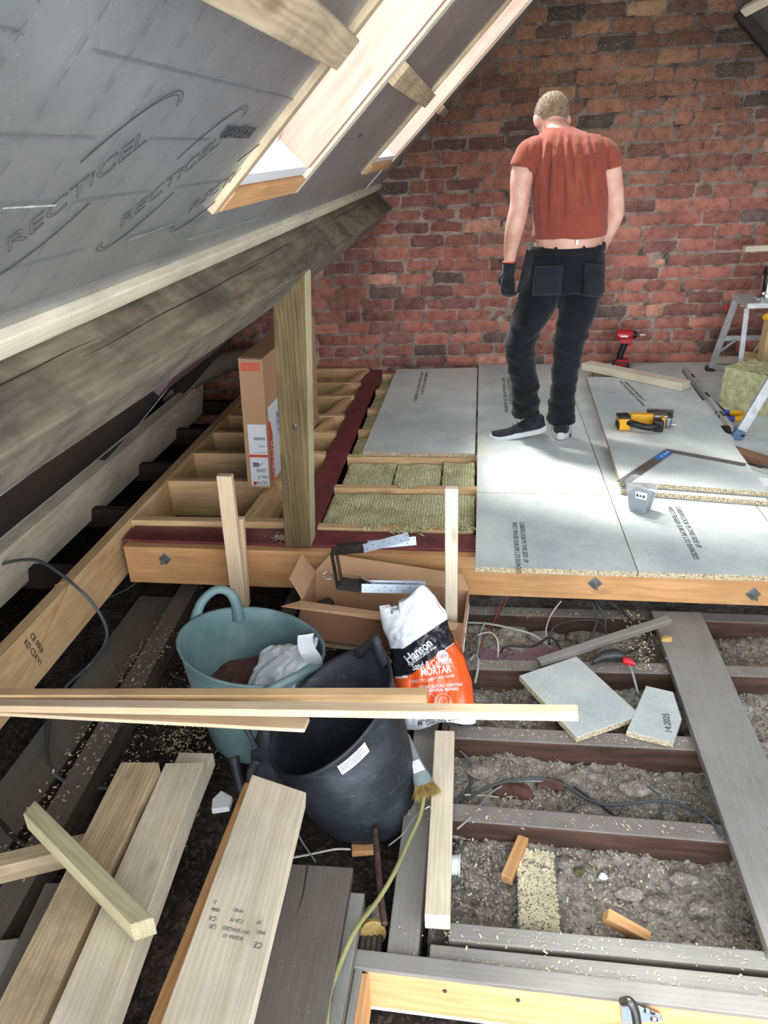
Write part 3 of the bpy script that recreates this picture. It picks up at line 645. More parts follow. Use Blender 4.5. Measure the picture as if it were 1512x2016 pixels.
for u, v in ((321, 1106), (590, 1118), (1170, 1143), (1477, 1160)):
    p = aty(u, v, 2.72); p.y = 2.775 + (p.x + 1.51) * (-.085 / 3.26) - .023; m = frame(p, (1, 0, 1), (0, -1, 0))
    mb = MB(); mb.box((0, 0, .002), (.042, .042, .004)); mb.v = [m @ q for q in mb.v]; wsh = mb.build('washer', M['zincd'], pk, bevel=.001, m=m)
    mb = MB(); mb.loft([[m @ V((.011 * math.cos(PI * k / 3), .011 * math.sin(PI * k / 3), z)) for k in range(6)] for z in (.004, .013)]); mb.tube([m @ V((0, 0, .012)), m @ V((0, 0, .045))], .006, 8)
    mb.build('bolt', M['zincd'], pk, smooth=True)
# treated post
ptop, pbot = V((-.668, 2.80, 1.10)), V((-.738, 2.80, -.030))
mb = MB(); x0, x1 = .055, .050
def postpt(t, dx, dy): return pbot.lerp(ptop, t) + V((dx, dy, 0))
mb.quadbox([postpt(0, -.056, -.05), postpt(0, .056, -.05), postpt(0, .056, .05), postpt(0, -.056, .05), postpt(.925, -.064, -.05), postpt(.985, .060, -.05), postpt(.985, .060, .05), postpt(.925, -.064, .05)])
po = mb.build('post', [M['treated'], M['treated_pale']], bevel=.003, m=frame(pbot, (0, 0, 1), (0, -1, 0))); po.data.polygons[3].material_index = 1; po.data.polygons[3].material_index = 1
for f_ in po.data.polygons: f_.material_index = 1 if (po.matrix_basis.to_3x3() @ f_.normal).x > .7 else 0  # right side face coloured paler, standing in for the light on it
tag(po, 'greenish treated timber post propping the purlin on the steel', 'post')
mb = MB(); m = frame(postpt(.47, .005, -.0515), (0, 0, 1), (0, -1, 0)); mb.ell((0, 0, 0), (.013, .009, .0015)); mb.v = [m @ p for p in mb.v]; mb.build('knot', M['darksteel'], po, smooth=True)

# ------------------------------------------------------------------ new floor joists, noggins, mineral wool
jy = [2.955, 3.405, 3.79, 4.13, 4.44, 4.85, 5.17, 5.545]
for i, y in enumerate(jy):
    beam('floor_joist', (-1.545, y, -.006), (-.81 if i else -.80, y - .004 * i, -.006), .046, .195 if i else .06, M['pine_joist'],
         'pale floor joist in the eaves bays, %s' % ['nearest the post', 'second from the post', 'third from the post, behind the carton', 'fourth from the post', 'fifth from the post', 'sixth from the post', 'second from the brick wall', 'against the brick wall'][i], 'joist', 'new joists of the eaves bays')
for k, (x, a, b, tw) in enumerate(((-.99, 0, 1, -.12), (-.90, 3, 4, -.05), (-.93, 5, 6, .0), (-.89, 4, 5, .06), (-.86, 6, 7, .04), (-1.0, 1, 2, .08))):
    beam('noggin', (x - .03, jy[a] + .025, -.012), (x + .03 + tw * .3, jy[b] - .03, -.012), .045, .17, M['pine_joist'], 'short noggin left of the maroon steel, %s' % ['right behind the post foot', 'in the fourth bay from the post', 'in the sixth bay from the post', 'in the fifth bay from the post', 'in the bay next to the brick wall', 'under the carton'][k], 'timber', 'noggins beside the steel')
ry = [2.925, 3.355, 3.765, 4.17, 4.58, 5.0, 5.40]
for i, y in enumerate(ry):
    beam('floor_joist', (-.690, y + .02, -.024), (.62 if i else -.01, y, -.024), .046, .19 if i else .035, M['pine_joist'],
         'pale joist right of the maroon steel, %s' % ['along the near edge of the wool', 'between the two exposed wool strips', 'at the front edge of the left chipboard', 'under the left chipboard', 'under the middle of the left chipboard', 'under the far part of left chipboard', 'by the brick wall under the chipboard'][i], 'joist', 'new joists right of the steel')
def woolslab(x0, x1, y0, y1, z, seed, label, dark=0):
    nu, nv = 46, 26; mb = MB(); b = .0
    def top(a, c_):
        x, y = x0 + (x1 - x0) * a, y0 + (y1 - y0) * c_; e = min(a, 1 - a, c_, 1 - c_)
        return (x + .008 * nz((y * 20, seed, 0)) * (1 if e < .05 else 0), y, z + .010 * nz((x * 9, y * 9, seed)) + .005 * nz((x * 50, y * 50, seed)) - (.014 if e < .02 else 0))
    mb.grid(top, nu, nv)
    mb.box(((x0 + x1) / 2, (y0 + y1) / 2, z - .07), (x1 - x0 - .004, y1 - y0 - .004, .12)); o = mb.build('insulation_slab', M['wool'], smooth=True)
    return tag(o, label, 'insulation', 'mineral wool slabs between joists')
woolslab(-.688, -.006, 2.952, 3.33, -.040, 1, 'wide ribbed yellow green wool slab nearest the steel beam')
woolslab(-.670, -.42, 3.385, 3.735, -.046, 2, 'left one of three wool pieces in front of the left chipboard')
woolslab(-.415, -.175, 3.385, 3.735, -.052, 3, 'middle wool piece in front of the left chipboard'); woolslab(-.17, -.006, 3.385, 3.735, -.040, 4, 'right wool piece in front of the left chipboard')
for i in range(4): woolslab(-.69, .6, ry[i + 2] + .03, ry[i + 3] - .03, -.052, 5 + i, ['wool slab showing as a sliver beside the front of the left chipboard', 'wool slab showing as a sliver beside the middle of the left chipboard', 'wool slab showing as a sliver beside the far part of the left chipboard', 'wool slab in the last bay by the brick wall'][i])
mb = MB(); rr = random.Random(5)
def tuft(mb, c, r, n, rr):
    for k in range(n):
        d = V((rr.gauss(0, 1), rr.gauss(0, 1), abs(rr.gauss(0, .5)))).normalized(); p = V(c) + V((rr.gauss(0, r), rr.gauss(0, r * .6), 0)); 
        mb.tube([p, p + d * r * .6 + V((0, 0, .002)), p + d * r * 1.1], [.0022, .003, .001], 4)
for c, r in (((-.45, 2.915, -.022), .02), ((-.30, 2.90, -.022), .028), ((-.24, 2.91, -.022), .03), ((-.10, 2.915, -.022), .03), ((-.62, 3.77, -.02), .015), ((-.34, 3.36, -.02), .018), ((-.36, 3.77, -.02), .018), ((-.04, 2.915, -.022), .02)): tuft(mb, c, r, 34, rr)
tag(mb.build('wool_tufts', M['wool']), 'loose tufts of mineral wool along the joists', 'insulation', kind='stuff')

# ------------------------------------------------------------------ chipboard flooring
def panel(corners, z, label, th=.022, group=None, name='chipboard_sheet'):
    P = [V((p[0], p[1], z)) for p in corners]; ax = (P[1] - P[0]); m = frame(P[0], ax, (0, 0, 1))
    mb = MB(); n = len(P); mb.v = [p - V((0, 0, th)) for p in P] + P
    mb.f = [list(range(n))[::-1], [n + i for i in range(n)]] + [[i, (i + 1) % n, n + (i + 1) % n, n + i] for i in range(n)]; mb.mi = [0, 0] + [1] * n
    return tag(mb.build(name, [M['chip'], M['chipedge']], bevel=.001, m=m, seg=1), label, 'chipboard panel', group)
def prt(par, x, y, z, lines, size=.034, d=(0, -1, 0), gap=1.1, sx=1.0, fade='ink'):
    up = V((0, 0, 1)).cross(V(d).normalized())
    for i, s_ in enumerate(lines): text('print', s_, frame(V((x, y, z + .0008)) - up * (i * size * gap), d, (0, 0, 1)), size, M[fade], par, ext=.0002, sx=sx)
PRT = ('CABERFLOOR P5 THIS SIDE UP', 'WEST FRASER EUROPE LTD 05/04/2025')
a = panel([(-.608, 3.775), (-.008, 3.755), (.0, 5.475), (-.588, 5.455)], .0, 'chipboard panel lying alone on the joists beside the maroon steel'); prt(a, -.37, 5.36, 0, PRT, .030, sx=1.35)
a = panel([(.0, 2.560), (.600, 2.545), (.600, 3.243), (.003, 3.255)], .0, 'front left chipboard floor panel, beside the wool and above the bolted timber'); prt(a, .185, 2.95, 0, PRT, .028, sx=.92)
a = panel([(.003, 3.258), (.600, 3.246), (.606, 5.56), (.008, 5.56)], .0, 'long chipboard floor panel the man is standing on'); prt(a, .20, 5.2, 0, PRT, .030, sx=1.5)
a = panel([(.603, 2.545), (1.200, 2.53), (1.206, 4.93), (.606, 4.94)], .0, 'chipboard floor panel under the clear tub'); prt(a, .86, 3.12, 0, PRT, .030, sx=.92)
panel([(1.203, 2.53), (1.80, 2.52), (1.81, 4.92), (1.209, 4.93)], .0, 'chipboard floor panel at the right edge by the trestle foot')
panel([(.609, 4.943), (3.0, 4.90), (3.0, 5.56), (.610, 5.56)], .0, 'chipboard floor panel along the brick wall under the red driver')
panel([(1.803, 2.52), (3.0, 2.50), (3.0, 4.897), (1.813, 4.917)], .0, 'chipboard floor panel farthest right, under the far side of the step ladder')
panel([(.76, 4.62), (1.34, 4.60), (1.375, 5.46), (.79, 5.47)], .022, 'spare chipboard panel at the back, its far end under the red driver', group='loose chipboard stack')
panel([(.652, 3.245), (1.246, 3.135), (1.395, 4.58), (.735, 4.60)], .024, 'lower one of the two stacked loose chipboard panels', group='loose chipboard stack')
st = panel([(.652, 3.285), (1.256, 3.175), (1.33, 4.98), (.712, 5.02)], .050, 'upper loose chipboard panel carrying the yellow jigsaw', group='loose chipboard stack')
prt(st, .93, 4.92, .05, PRT, .026, d=(.10, -1, 0), sx=1.2)

# ------------------------------------------------------------------ lower level: plasterboard, rubble, old joists
fl = MB()
HX0, HX1, HY0, HY1 = -.245, 1.6, -.6, 1.12
for a in ((-3.2, -1.0, HX0, 5.6), (HX1, -1.0, 3.2, 5.6), (HX0, HY1, HX1, 5.6), (HX0, -1.0, HX1, HY0)): fl.box(((a[0] + a[2]) / 2, (a[1] + a[3]) / 2, -.475), (a[2] - a[0], a[3] - a[1], .03))
tag(fl.build('floor', M['debris_dark']), 'dusty back of the ceiling below', kind='structure')
MB().box((0, -.2, -2.9), (4, 5, .06)).build('floor_below', M['paleblue'])['kind'] = 'structure'
for nm, c_, d in (('wall_below_left', (-.75, .2, -1.7), (.06, 3, 2.4)), ('wall_below_back', (-.33, 1.5, -1.7), (.8, .06, 2.4)), ('wall_below_right', (2.0, .2, -1.7), (.06, 3, 2.4))): MB().box(c_, d).build(nm, M['plaster'])['kind'] = 'structure'
MB().box((.82, 1.80, -1.7), (1.9, .06, 2.4)).build('wall_below_far', M['paleblue'])['kind'] = 'structure'
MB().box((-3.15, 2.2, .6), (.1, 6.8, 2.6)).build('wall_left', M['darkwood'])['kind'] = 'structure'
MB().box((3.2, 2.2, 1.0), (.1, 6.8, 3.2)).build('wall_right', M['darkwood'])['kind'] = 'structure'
for nm, x0, x1, y0, y1, mat, sd_, am in (('rubble_layer', -.11, 1.30, 1.14, 3.4, 'debris', 3, 1.0), ('dust_layer', -1.56, -.11, .45, 3.3, 'debris_dark', 8, .5)):
    nu, nv = 190, 230
    def fn(a, c_):
        x, y = x0 + (x1 - x0) * a, y0 + (y1 - y0) * c_
        h = .030 * nz((x * 4, y * 4, sd_)) + .022 * abs(nz((x * 13, y * 13, sd_))) + .009 * nz((x * 45, y * 45, sd_)) + .006 * nz((x * 110, y * 110, sd_))
        return (x, y, (-.385 if am > .9 else -.40) + am * h)
    mb = MB(); mb.grid(fn, nu, nv)
    mb.f = [f for f in mb.f if not (mb.v[f[0]].x > -.30 and mb.v[f[0]].y < 1.17)]; mb.mi = [0] * len(mb.f)
    o = mb.build(nm, M[mat], smooth='all'); tag(o, 'loose plaster rubble and sawdust between the old joists' if am > .9 else 'dark sooty dust and debris left of the tubs', 'rubble', kind='stuff')
# old joists across the right hand bays
oj = [((930, 1297), (930, 1318), 'third from the new floor'), ((895, 1425), (895, 1455), 'just beyond the chipboard offcut'), ((895, 1583), (895, 1612), 'crossed by the hanging grey cable')]
labs = ['old dark joist directly in front of the new floor', 'old dusty joist behind the chipboard offcuts', 'old dusty joist under the near corner of the square offcut', 'old dusty joist below the looping grey cables', 'thin grey joist with the two pale offcuts in front of the rubble']
for i, (ya, yb, xa, xb) in enumerate(((2.725, 2.70, -.09, 3.0), (2.350, 2.37, -.08, .90), (1.980, 1.975, -.085, .90), (1.642, 1.615, -.085, .80))):
    beam('old_joist', (xa, ya, -.300), (xb, yb, -.300), .068, .15, M['old'], labs[i], 'joist', bevel=.006)
beam('old_joist', (.80, 2.37, -.302), (3.0, 2.36, -.302), .068, .15, M['old'], 'old dark joist right of the grey walking plank', 'joist', bevel=.006)
beam('old_joist', (-.055, 1.262, -.300), (1.5, 1.235, -.300), .05, .13, M['old_grey'], labs[4], 'joist', bevel=.004)
beam('old_joist', (-.10, 1.198, -.300), (1.6, 1.160, -.300), .055, .14, M['old_grey'], 'grey double joist beam right behind the hatch', 'joist', bevel=.004)
beam('old_joist', (-.155, 2.55, -.304), (-.165, 1.15, -.304), .078, .14, M['old_grey'], 'grey trimmer joist running from the mortar sack to the hatch', 'joist', bevel=.004)
beam('old_joist', (-1.30, 2.95, -.302), (-1.20, .7, -.302), .085, .13, M['old_dark'], 'dark old joist in the sooty floor left of the teal tub', 'joist', bevel=.006)
beam('old_joist', (-.78, 2.95, -.302), (-.80, 2.3, -.302), .07, .13, M['old_dark'], 'dark old joist behind the teal tub', 'joist', bevel=.006)
beam('old_joist', (-.74, 2.66, -.30), (-.3, 2.66, -.30), .07, .12, M['old_dark'], 'short dark joist piece behind the cardboard box', 'joist', bevel=.006)
beam('ceiling_board', (-1.47, 2.9, -.385), (-1.47, .6, -.385), .18, .02, M['old_dark'], 'dark board lying along the foot of the rim joist', 'board')
MB().box((1.35, 1.9, -.43), (.9, 1.3, .02)).build('lilac_ceiling_board', M['lilac']); tag(bpy.data.objects['lilac_ceiling_board'], 'lilac painted ceiling showing right of the walking plank', 'panel')
tag(MB().box((.20, 2.53, -.39), (.36, .10, .04)).build('lilac_ceiling_board', M['lilac']), 'lilac patch glimpsed behind the cables', 'panel')
plankpx('walking_plank', (1284, 1203), (1378, 1203), (1512, 1880), (1690, 1880), -.268, -.268, .03, M['old_grey'], 'wide dusty grey plank laid over the old joists on the right', 'plank', bevel=.004)
tag(MB().box((.175, 1.42, -.368), (.105, .30, .02), Matrix.Rotation(-.05, 3, 'Z')).build('dusty_board', M['debris'], bevel=.003), 'dust covered board half buried in the nearest rubble bay', 'board')
# brick and plaster lumps
rr = random.Random(21)
def lump(name, c, r, mat, label, cat, group=None, seed=0, flat=.6):
    mb = MB(); mb.ell((0, 0, 0), (1, 1, 1), nu=14, nv=10); mb.v = [V((p.x * r[0], p.y * r[1], p.z * r[2])) * (1 + .35 * nz(p * 1.6, 1, seed)) + V(c) for p in mb.v]
    return tag(mb.build(name, M[mat], smooth=True), label, cat, group)
for i, (u, v, r) in enumerate(((955, 1520, .045), (1010, 1560, .05), (1085, 1545, .035), (1250, 1555, .04), (1160, 1600, .035), (1345, 1640, .03), (905, 1640, .035), (1300, 1780, .035), (1240, 1760, .03), (1380, 1790, .03), (1000, 1480, .03), (1120, 1700, .03), (1345, 1730, .03), (940, 1375, .035), (1000, 1395, .03), (1010, 1245, .05), (930, 1240, .05), (1070, 1255, .05), (1145, 1255, .05))):
    p = at(u, v, -.37); red = i in (1, 2); lump('brick_fragment' if red else 'plaster_lump', p, (r * 1.3, r * .7, r * .45), 'dirt' if red else 'debris', ('reddish brick fragment in the rubble under the looping cable' if red else 'grey plaster lump lying in the rubble'), 'rubble', 'plaster lumps' if not red else 'brick fragments', seed=i)
# sawdust and shavings: thousands of flakes
mb = MB(); rr = random.Random(3)
def flake(x, y, z, s):
    a = rr.uniform(0, PI); t = rr.uniform(-.5, .5); l, w_ = s * rr.uniform(.5, 1.5), s * rr.uniform(.25, .7); ca, sa = math.cos(a), math.sin(a); b = len(mb.v)
    for i, (p, q) in enumerate(((-l, -w_), (l, -w_), (l, w_), (-l, w_))): mb.v.append(V((x + p * ca - q * sa, y + p * sa + q * ca, z + t * p + rr.uniform(0, .4) * w_)))
    mb.f.append([b, b + 1, b + 2, b + 3]); mb.mi.append(0)
def bed(x, y, mat):
    sd_, am, z0 = (3, 1.0, -.385) if mat else (8, .5, -.40)
    return z0 + am * (.030 * nz((x * 4, y * 4, sd_)) + .022 * abs(nz((x * 13, y * 13, sd_))) + .009 * nz((x * 45, y * 45, sd_))) + .005
for k in range(9500):
    x, y = rr.uniform(-.08, 1.1), rr.uniform(1.27, 2.68); dens = .32 + 1.3 * nz((x * 4, y * 4, 40))
    if rr.random() < dens: flake(x, y, bed(x, y, 1), rr.uniform(.0015, .0045))
for k in range(5200):
    x, y = rr.uniform(-1.5, -.85), rr.uniform(1.3, 2.85); dens = .38 + nz((x * 3.5, y * 3.5, 14)) + (.3 if x > -1.05 else 0)
    if rr.random() < dens * .6: flake(x, y, bed(x, y, 0) if abs(x + 1.27) > .07 else -.298, .0042)
for k in range(900): flake(rr.gauss(-1.02, .06), rr.uniform(1.9, 2.7), bed(-1.02, 2.2, 0) + .01, .0045)
for k in range(1500): flake(.175 + rr.uniform(-.05, .05), 1.42 + rr.uniform(-.15, .15), -.3565, rr.uniform(.003, .006))
for k in range(900):
    yy = rr.choice((2.36, 1.978, 1.628, 1.25, 1.18, 2.71)) + rr.gauss(0, .014); flake(rr.gauss(.3, .3), yy, -.2985, rr.uniform(.0015, .004))
for k in range(260): flake(rr.gauss(-.80, .035), rr.gauss(2.83, .016), -.027, .0045)
for k in range(500): x, y = rr.uniform(-1.0, -.3), rr.uniform(2.45, 2.7); flake(x, y, -.36 + .02 * rr.random(), .005)
for k in range(150): flake(rr.gauss(.62, .03), rr.uniform(2.3, 2.7), -.265, .004)
tag(mb.build('sawdust_flakes', M['shaving']), 'scattered wood shavings over the rubble and boards', 'shavings', kind='stuff')
mb = MB()
for k in range(2600):
    x, y = rr.uniform(-.08, 1.1), rr.uniform(1.25, 2.68); s = rr.uniform(.003, .010); z = bed(x, y, 1)
    mb.box((x, y, z), (s * 1.4, s, s * .8), Euler((rr.random() * 3, rr.random() * 3, rr.random() * 3)).to_matrix())
tag(mb.build('rubble_crumbs', M['crumb']), 'small plaster crumbs over the rubble', 'rubble', kind='stuff')

# ------------------------------------------------------------------ hatch
hz = -.300
ht = thing('loft_hatch_lining', 'orange timber lining of the loft hatch with screws at the bottom edge', 'hatch', (0, 1.12, -.4))
for nm, c_, d, mt in (('left_lining', (-.2625, .26, -.370), (.045, 1.76, .135), 'pine_warm'), ('near_lining', (.68, -.60, -.385), (1.85, .045, .16), 'pine_warm')):
    m = Matrix.Translation(V(c_)) @ (Matrix.Rotation(PI / 2, 4, 'Z') if nm == 'left_lining' else Matrix.Identity(4)); mb = MB(); dd = (d[1], d[0], d[2]) if nm == 'left_lining' else d; mb.box((0, 0, 0), dd); mb.v = [m @ p for p in mb.v]
    mb.build(nm, M[mt], ht, bevel=.002, m=m)
HA, HB = V((-.25, 1.168, -.302)), V((1.6, 1.098, -.302)); beam('far_lining', HA, HB, .045, .135, M['pine_warm'], parent=ht, bevel=.002)
for x in (-.06, .11, .38): 
    yy = 1.168 - .0378 * (x + .25) - .0225; mb = MB(); mb.tube([(x, yy, -.34), (x, yy - .003, -.34)], .005, 10); mb.build('screw', M['darksteel'], ht)
beam('white_bead', HA + V((0, -.017, -.135)), HB + V((0, -.017, -.135)), .012, .012, M['white'], parent=ht)
beam('hatch_trimmer', (-.31, 1.168, -.290), (1.6, 1.098, -.290), .048, .012, M['old_grey'], 'dusty grey trimmer top along the far side of the hatch', 'timber')
lt = thing('hatch_latch', 'chrome hinged latch fixed to the hatch lining at the bottom right', 'latch', (.38, 1.12, -.33))
mb = MB(); mb.prism([aty(1222, 1966, 1.112), aty(1300, 1998, 1.112), aty(1306, 2010, 1.112), aty(1225, 2016, 1.112)], (0, .004, 0)); mb.build('plate', M['chrome'], lt, bevel=.001)
mb = MB(); mb.tube(smoothpts([aty(1226, 1972, 1.10), aty(1240, 1972, 1.085), aty(1250, 1990, 1.08), aty(1256, 2030, 1.07), aty(1258, 2070, 1.06)], 6), .010, 8); mb.build('arm', M['darksteel'], lt, smooth='all')
for u, v in ((1232, 1970), (1275, 1990), (1288, 2006)): MB().ell(aty(u, v, 1.104), (.009, .006, .009)).build('rivet', M['chrome'], lt, smooth='all')

# ------------------------------------------------------------------ carton standing in the eaves bay
def carton():
    y = 3.30; a, b = aty(488, 940, y), aty(535, 947, y); t0, t1 = aty(470, 705, y), aty(515, 708, y); zb = -.006
    P = [V((-1.105, y, zb)), V((-.992, y - .005, zb)), V((-.945, 4.30, zb)), V((-1.058, 4.305, zb))]
    top = [V((-1.074, y, .637)), V((-.960, y - .005, .632)), V((-.915, 4.28, .632)), V((-1.029, 4.285, .637))]
    t = thing('window_carton', 'tall narrow brown carton with upside down white label behind the post', 'box', P[0])
    m = frame(P[0], (0, 0, 1), (0, -1, 0)); MB().quadbox(P + top).build('body', M['card'], t, bevel=.003, m=m)
    fu = (P[1] - P[0]).normalized(); fv = (top[0] - P[0]).normalized()
    def fp(u, v, o=.0012): return P[0] + fu * u + fv * v + V((0, -o, 0))
    def quad(nm, u0, u1, v0, v1, mat, par, o=.0012):
        mb = MB(); q = [fp(u0, v0, o), fp(u1, v0, o), fp(u1, v1, o), fp(u0, v1, o)]; mb.v = q; mb.f = [[0, 1, 2, 3]]; mb.mi = [0]; return mb.build(nm, mat, par, solid=.0004)
    quad('brand_patch', .012, .102, .582, .618, M['redlabel'], t)
    fr = lambda u, v, fl=1, o=.002: frame(fp(u, v, o), fu * fl, (0, -1, 0))
    text('lettering', 'VELUX', fr(.024, .590), .026, M['card'], t, ext=.0002, sx=1.05)
    lb = quad('white_label', .022, .112, .015, .327, M['label'], t)
    quad('red_stripe', .022, .112, .163, .177, M['redlabel'], lb, .0022); quad('red_square', .033, .047, .020, .037, M['red'], lb, .0022)
    text('lettering', 'EDW', fr(.104, .040, -1), .028, M['ink'], lb, ext=.0002, sx=1.0); text('lettering', 'MK19', fr(.106, .070, -1), .024, M['ink'], lb, ext=.0002, sx=.85); text('lettering', '2000', fr(.100, .104, -1), .026, M['ink'], lb, ext=.0002, sx=.95)
    for i in range(9): quad('barcode', .036 + .0035 * i, .0378 + .0035 * i + .001 * (i % 2), .113, .136, M['ink'], lb, .0022)
    for i in range(12): quad('barcode', .050 + .0046 * i, .0526 + .0046 * i, .250, .264, M['inkgrey'], lb, .0022)
    mb = MB(); mb.v = [fp(.060, .118, .0024), fp(.066, .118, .0024), fp(.088, .134, .0024), fp(.082, .134, .0024)]; mb.f = [[0, 1, 2, 3]]; mb.mi = [0]; mb.build('pictogram', M['inkgrey'], lb)
    text('lettering', 'S08 + 005 + M19', fr(.104, .190, -1), .009, M['inkgrey'], lb, ext=.0002); text('lettering', '1398245', fr(.104, .222, -1), .010, M['ink'], lb, ext=.0002)
    su = (P[2] - P[1]).normalized(); sn = V((1, 0, 0))
    def sp(u, v, o=.0015): return P[1].lerp(top[1], v / .64) + su * u + sn * o
    for nm, u0, u1, v0, v1, mat in (('side_label', .03, .30, .02, .40, 'label'), ('side_stripe', .03, .085, .02, .33, 'redlabel')):
        mb = MB(); mb.v = [sp(u0, v0, .002 if mat == 'redlabel' else .001), sp(u1, v0), sp(u1, v1), sp(u0, v1, .002)]; mb.f = [[0, 1, 2, 3]]; mb.mi = [0]; mb.build(nm, M[mat], t, solid=.0003)
    text('lettering', 'VELUX', frame(sp(.072, .04, .0035), (top[1] - P[1]), sn), .05, M['label'], t, ext=.0002, sx=1.3); text('lettering', 'YTE', frame(sp(.20, .22, .0035), (top[1] - P[1]), sn), .07, M['bluelabel'], t, ext=.0002)
    mb = MB(); q = [V((top[0].x, y - .0016, top[0].z - .003)), V((top[1].x, y - .0066, top[1].z - .003))]; mb.tube(q, .0012, 4); mb.build('flap_gap', M['ink'], t)
carton()

# ------------------------------------------------------------------ upright lath pairs in front of the steel
def upr(lab, top, bot, wd, dp, mat, y):
    a, b = aty(*top, y), aty(*bot, y); return beam('upright_lath', b, a, wd, dp, M[mat], lab, 'timber', up=(0, -1, 0))
upr('taller pale upright lath left of the cardboard box, rising in front of the steel', (440, 938), (470, 1192), .060, .032, 'pine_mill', 2.60)
upr('shorter upright lath paired behind the taller left one', (466, 1022), (478, 1194), .050, .03, 'pine_mill', 2.66)
upr('pale upright lath standing in the mortar sack side of the cardboard box', (889, 963), (888, 1262), .046, .032, 'pine', 2.42)

# ------------------------------------------------------------------ long battens across the tubs
def batt(lab, L, Rr, z, ht, wd, mat, z2=0):
    a, b = at(*L, z), at(*Rr, z2); return beam('long_batten', a, b, wd, ht, M[mat], lab, 'timber', group=None)
batt('long thin batten bridging the tubs, ending over the orange sack', (-20, 1362), (840, 1361), .034, .028, .034, 'pine_joist', .165)
batt('longest pale batten across both tubs, ending over the square chipboard offcut', (-20, 1382), (1138, 1396), .030, .024, .036, 'pine_mill', .215)
batt('short lowest batten of the three over the tubs', (-20, 1392), (604, 1424), .006, .012, .048, 'pine_mill', .085)

# ------------------------------------------------------------------ tubs
def circle(cn, R, nrm, n=48, e=1.0, rot=0):
    nn = V(nrm).normalized(); a = nn.cross(V((0, 1, 0))).normalized(); b = nn.cross(a); out = []
    for k in range(n):
        t = 2 * PI * k / n; x, y = R * e * math.cos(t), R / e * math.sin(t); x, y = x * math.cos(rot) - y * math.sin(rot), x * math.sin(rot) + y * math.cos(rot); out.append(V(cn) + a * x + b * y)
    return out
def tub(name, label, c1, r1, n1, e1, rot1, c0, r0, mat, bulge=.0, th=.006):
    t = thing(name, label, 'tub', c0); top = circle(c1, r1, n1, 56, e1, rot1); bot = circle(c0, r0, (0, 0, 1), 56)
    ca = V(c0); 
    def mixr(f, k=1.0): 
        cc = ca.lerp(V(c1), f); return [cc + (bot[j].lerp(top[j], f) - cc) * (k * (1 + bulge * math.sin(PI * f))) for j in range(56)]
    R = [[ca + (p - ca) * .3 for p in bot], [ca + (p - ca) * .93 for p in bot]] + [mixr(f) for f in (.02, .1, .25, .4, .55, .7, .85, .96)] + [mixr(.975, 1.022), mixr(1.0, 1.026), mixr(1.002, 1.0)]
    inner = [mixr(f, 1 - th / r1) for f in (.985, .85, .6, .4, .2, .06)]; inner += [[ca + (p - ca) * .3 + V((0, 0, .01)) for p in bot]]
    mb = MB(); mb.loft(R + inner, True); mb.build('body', mat, t, smooth='all'); return t, mixr
tc, tf = tub('teal_tub', 'large teal flexible tub with dirt in it, left of the black tub', (-.756, 2.089, -.049), .238, (.184, .05, 1), 1.037, .055, (-.735, 2.05, -.385), .185, M['teal'], .03)
def handle(par, pts, mat, r=.013, fl=.6):
    P = smoothpts(pts, 8); mb = MB(); mb.tube(P, [r * (1.5 - .5 * math.sin(PI * i / (len(P) - 1))) for i in range(len(P))], 10); return mb.build('handle', mat, par, smooth='all')
handle(tc, [(-1.000, 2.16, -.10), (-.995, 2.20, -.04), (-.975, 2.24, .015), (-.93, 2.275, .045), (-.885, 2.285, .030), (-.865, 2.285, -.02), (-.86, 2.275, -.08)], M['teal'], .016)
handle(tc, [(-.66, 1.87, -.085), (-.61, 1.865, -.045), (-.555, 1.905, -.035), (-.525, 1.955, -.045), (-.515, 2.0, -.085)], M['teal'], .013)
mb = MB(); mb.grid(lambda a, b: (lambda r, t: (-.75 + r * math.cos(t) - .01, 2.08 + r * math.sin(t), -.235 + .05 * (1 - (r / .21) ** 2) + .02 * nz((r * math.cos(t) * 14, r * math.sin(t) * 14, 5)) + .008 * nz((r * math.cos(t) * 60, r * math.sin(t) * 60, 5))))(.215 * a, 2 * PI * b), 26, 60)
tag(mb.build('brick_dust', M['dirt'], smooth='all'), 'heap of reddish brown dirt inside the teal tub', 'dirt', kind='stuff')
# crumpled white sack in the teal tub
def sheet(name, fn, nu, nv, mat, label, cat, parent=None, th=.0012):
    mb = MB(); mb.grid(fn, nu, nv); o = mb.build(name, mat, parent, smooth='all', solid=th); return tag(o, label, cat) if label else o
def crum(p, a, sd_): return V(p) + V((nz(V(p) * 14, 1, sd_), nz(V(p) * 14, 1, sd_ + 9), nz(V(p) * 14, 1, sd_ + 19))) * a
C4 = [V((-.775, 1.925, -.165)), V((-.575, 1.90, -.10)), V((-.535, 2.14, -.065)), V((-.73, 2.16, -.12))]
def sk(a, b):
    p = C4[0].lerp(C4[1], a).lerp(C4[3].lerp(C4[2], a), b); k = 1 + .5 * a; p += V((.02 * nz((a * 4, b * 4, 3)), .02 * nz((a * 4, b * 4, 7)), .022 * math.sin(PI * b) * math.sin(PI * a) + .014 * abs(nz((a * 6, b * 6, 1)))))
    e = min(a, b, 1 - a, 1 - b)
    return crum(p, .010 if e < .08 else .003, 2)
ws = sheet('empty_sack', sk, 36, 30, M['bagwhite'], 'crumpled white empty sack stuffed in the teal tub', 'sack')
def sk2(a, b): return crum(V((-.565 + .045 * b + .008 * math.sin(a * 6), 2.03 - .03 * a + .02 * b, -.11 + .16 * a)) + V((.015 * (1 - a) * (b - .5), 0, .0)), .006, 6)
sheet('twisted_end', sk2, 20, 10, M['bagwhite'], None, None, ws)
def sk3(a, b): return crum(V((-.80 + .08 * a, 1.91 + .06 * b + .01 * a, -.175 + .02 * math.sin(PI * a))), .008, 16)
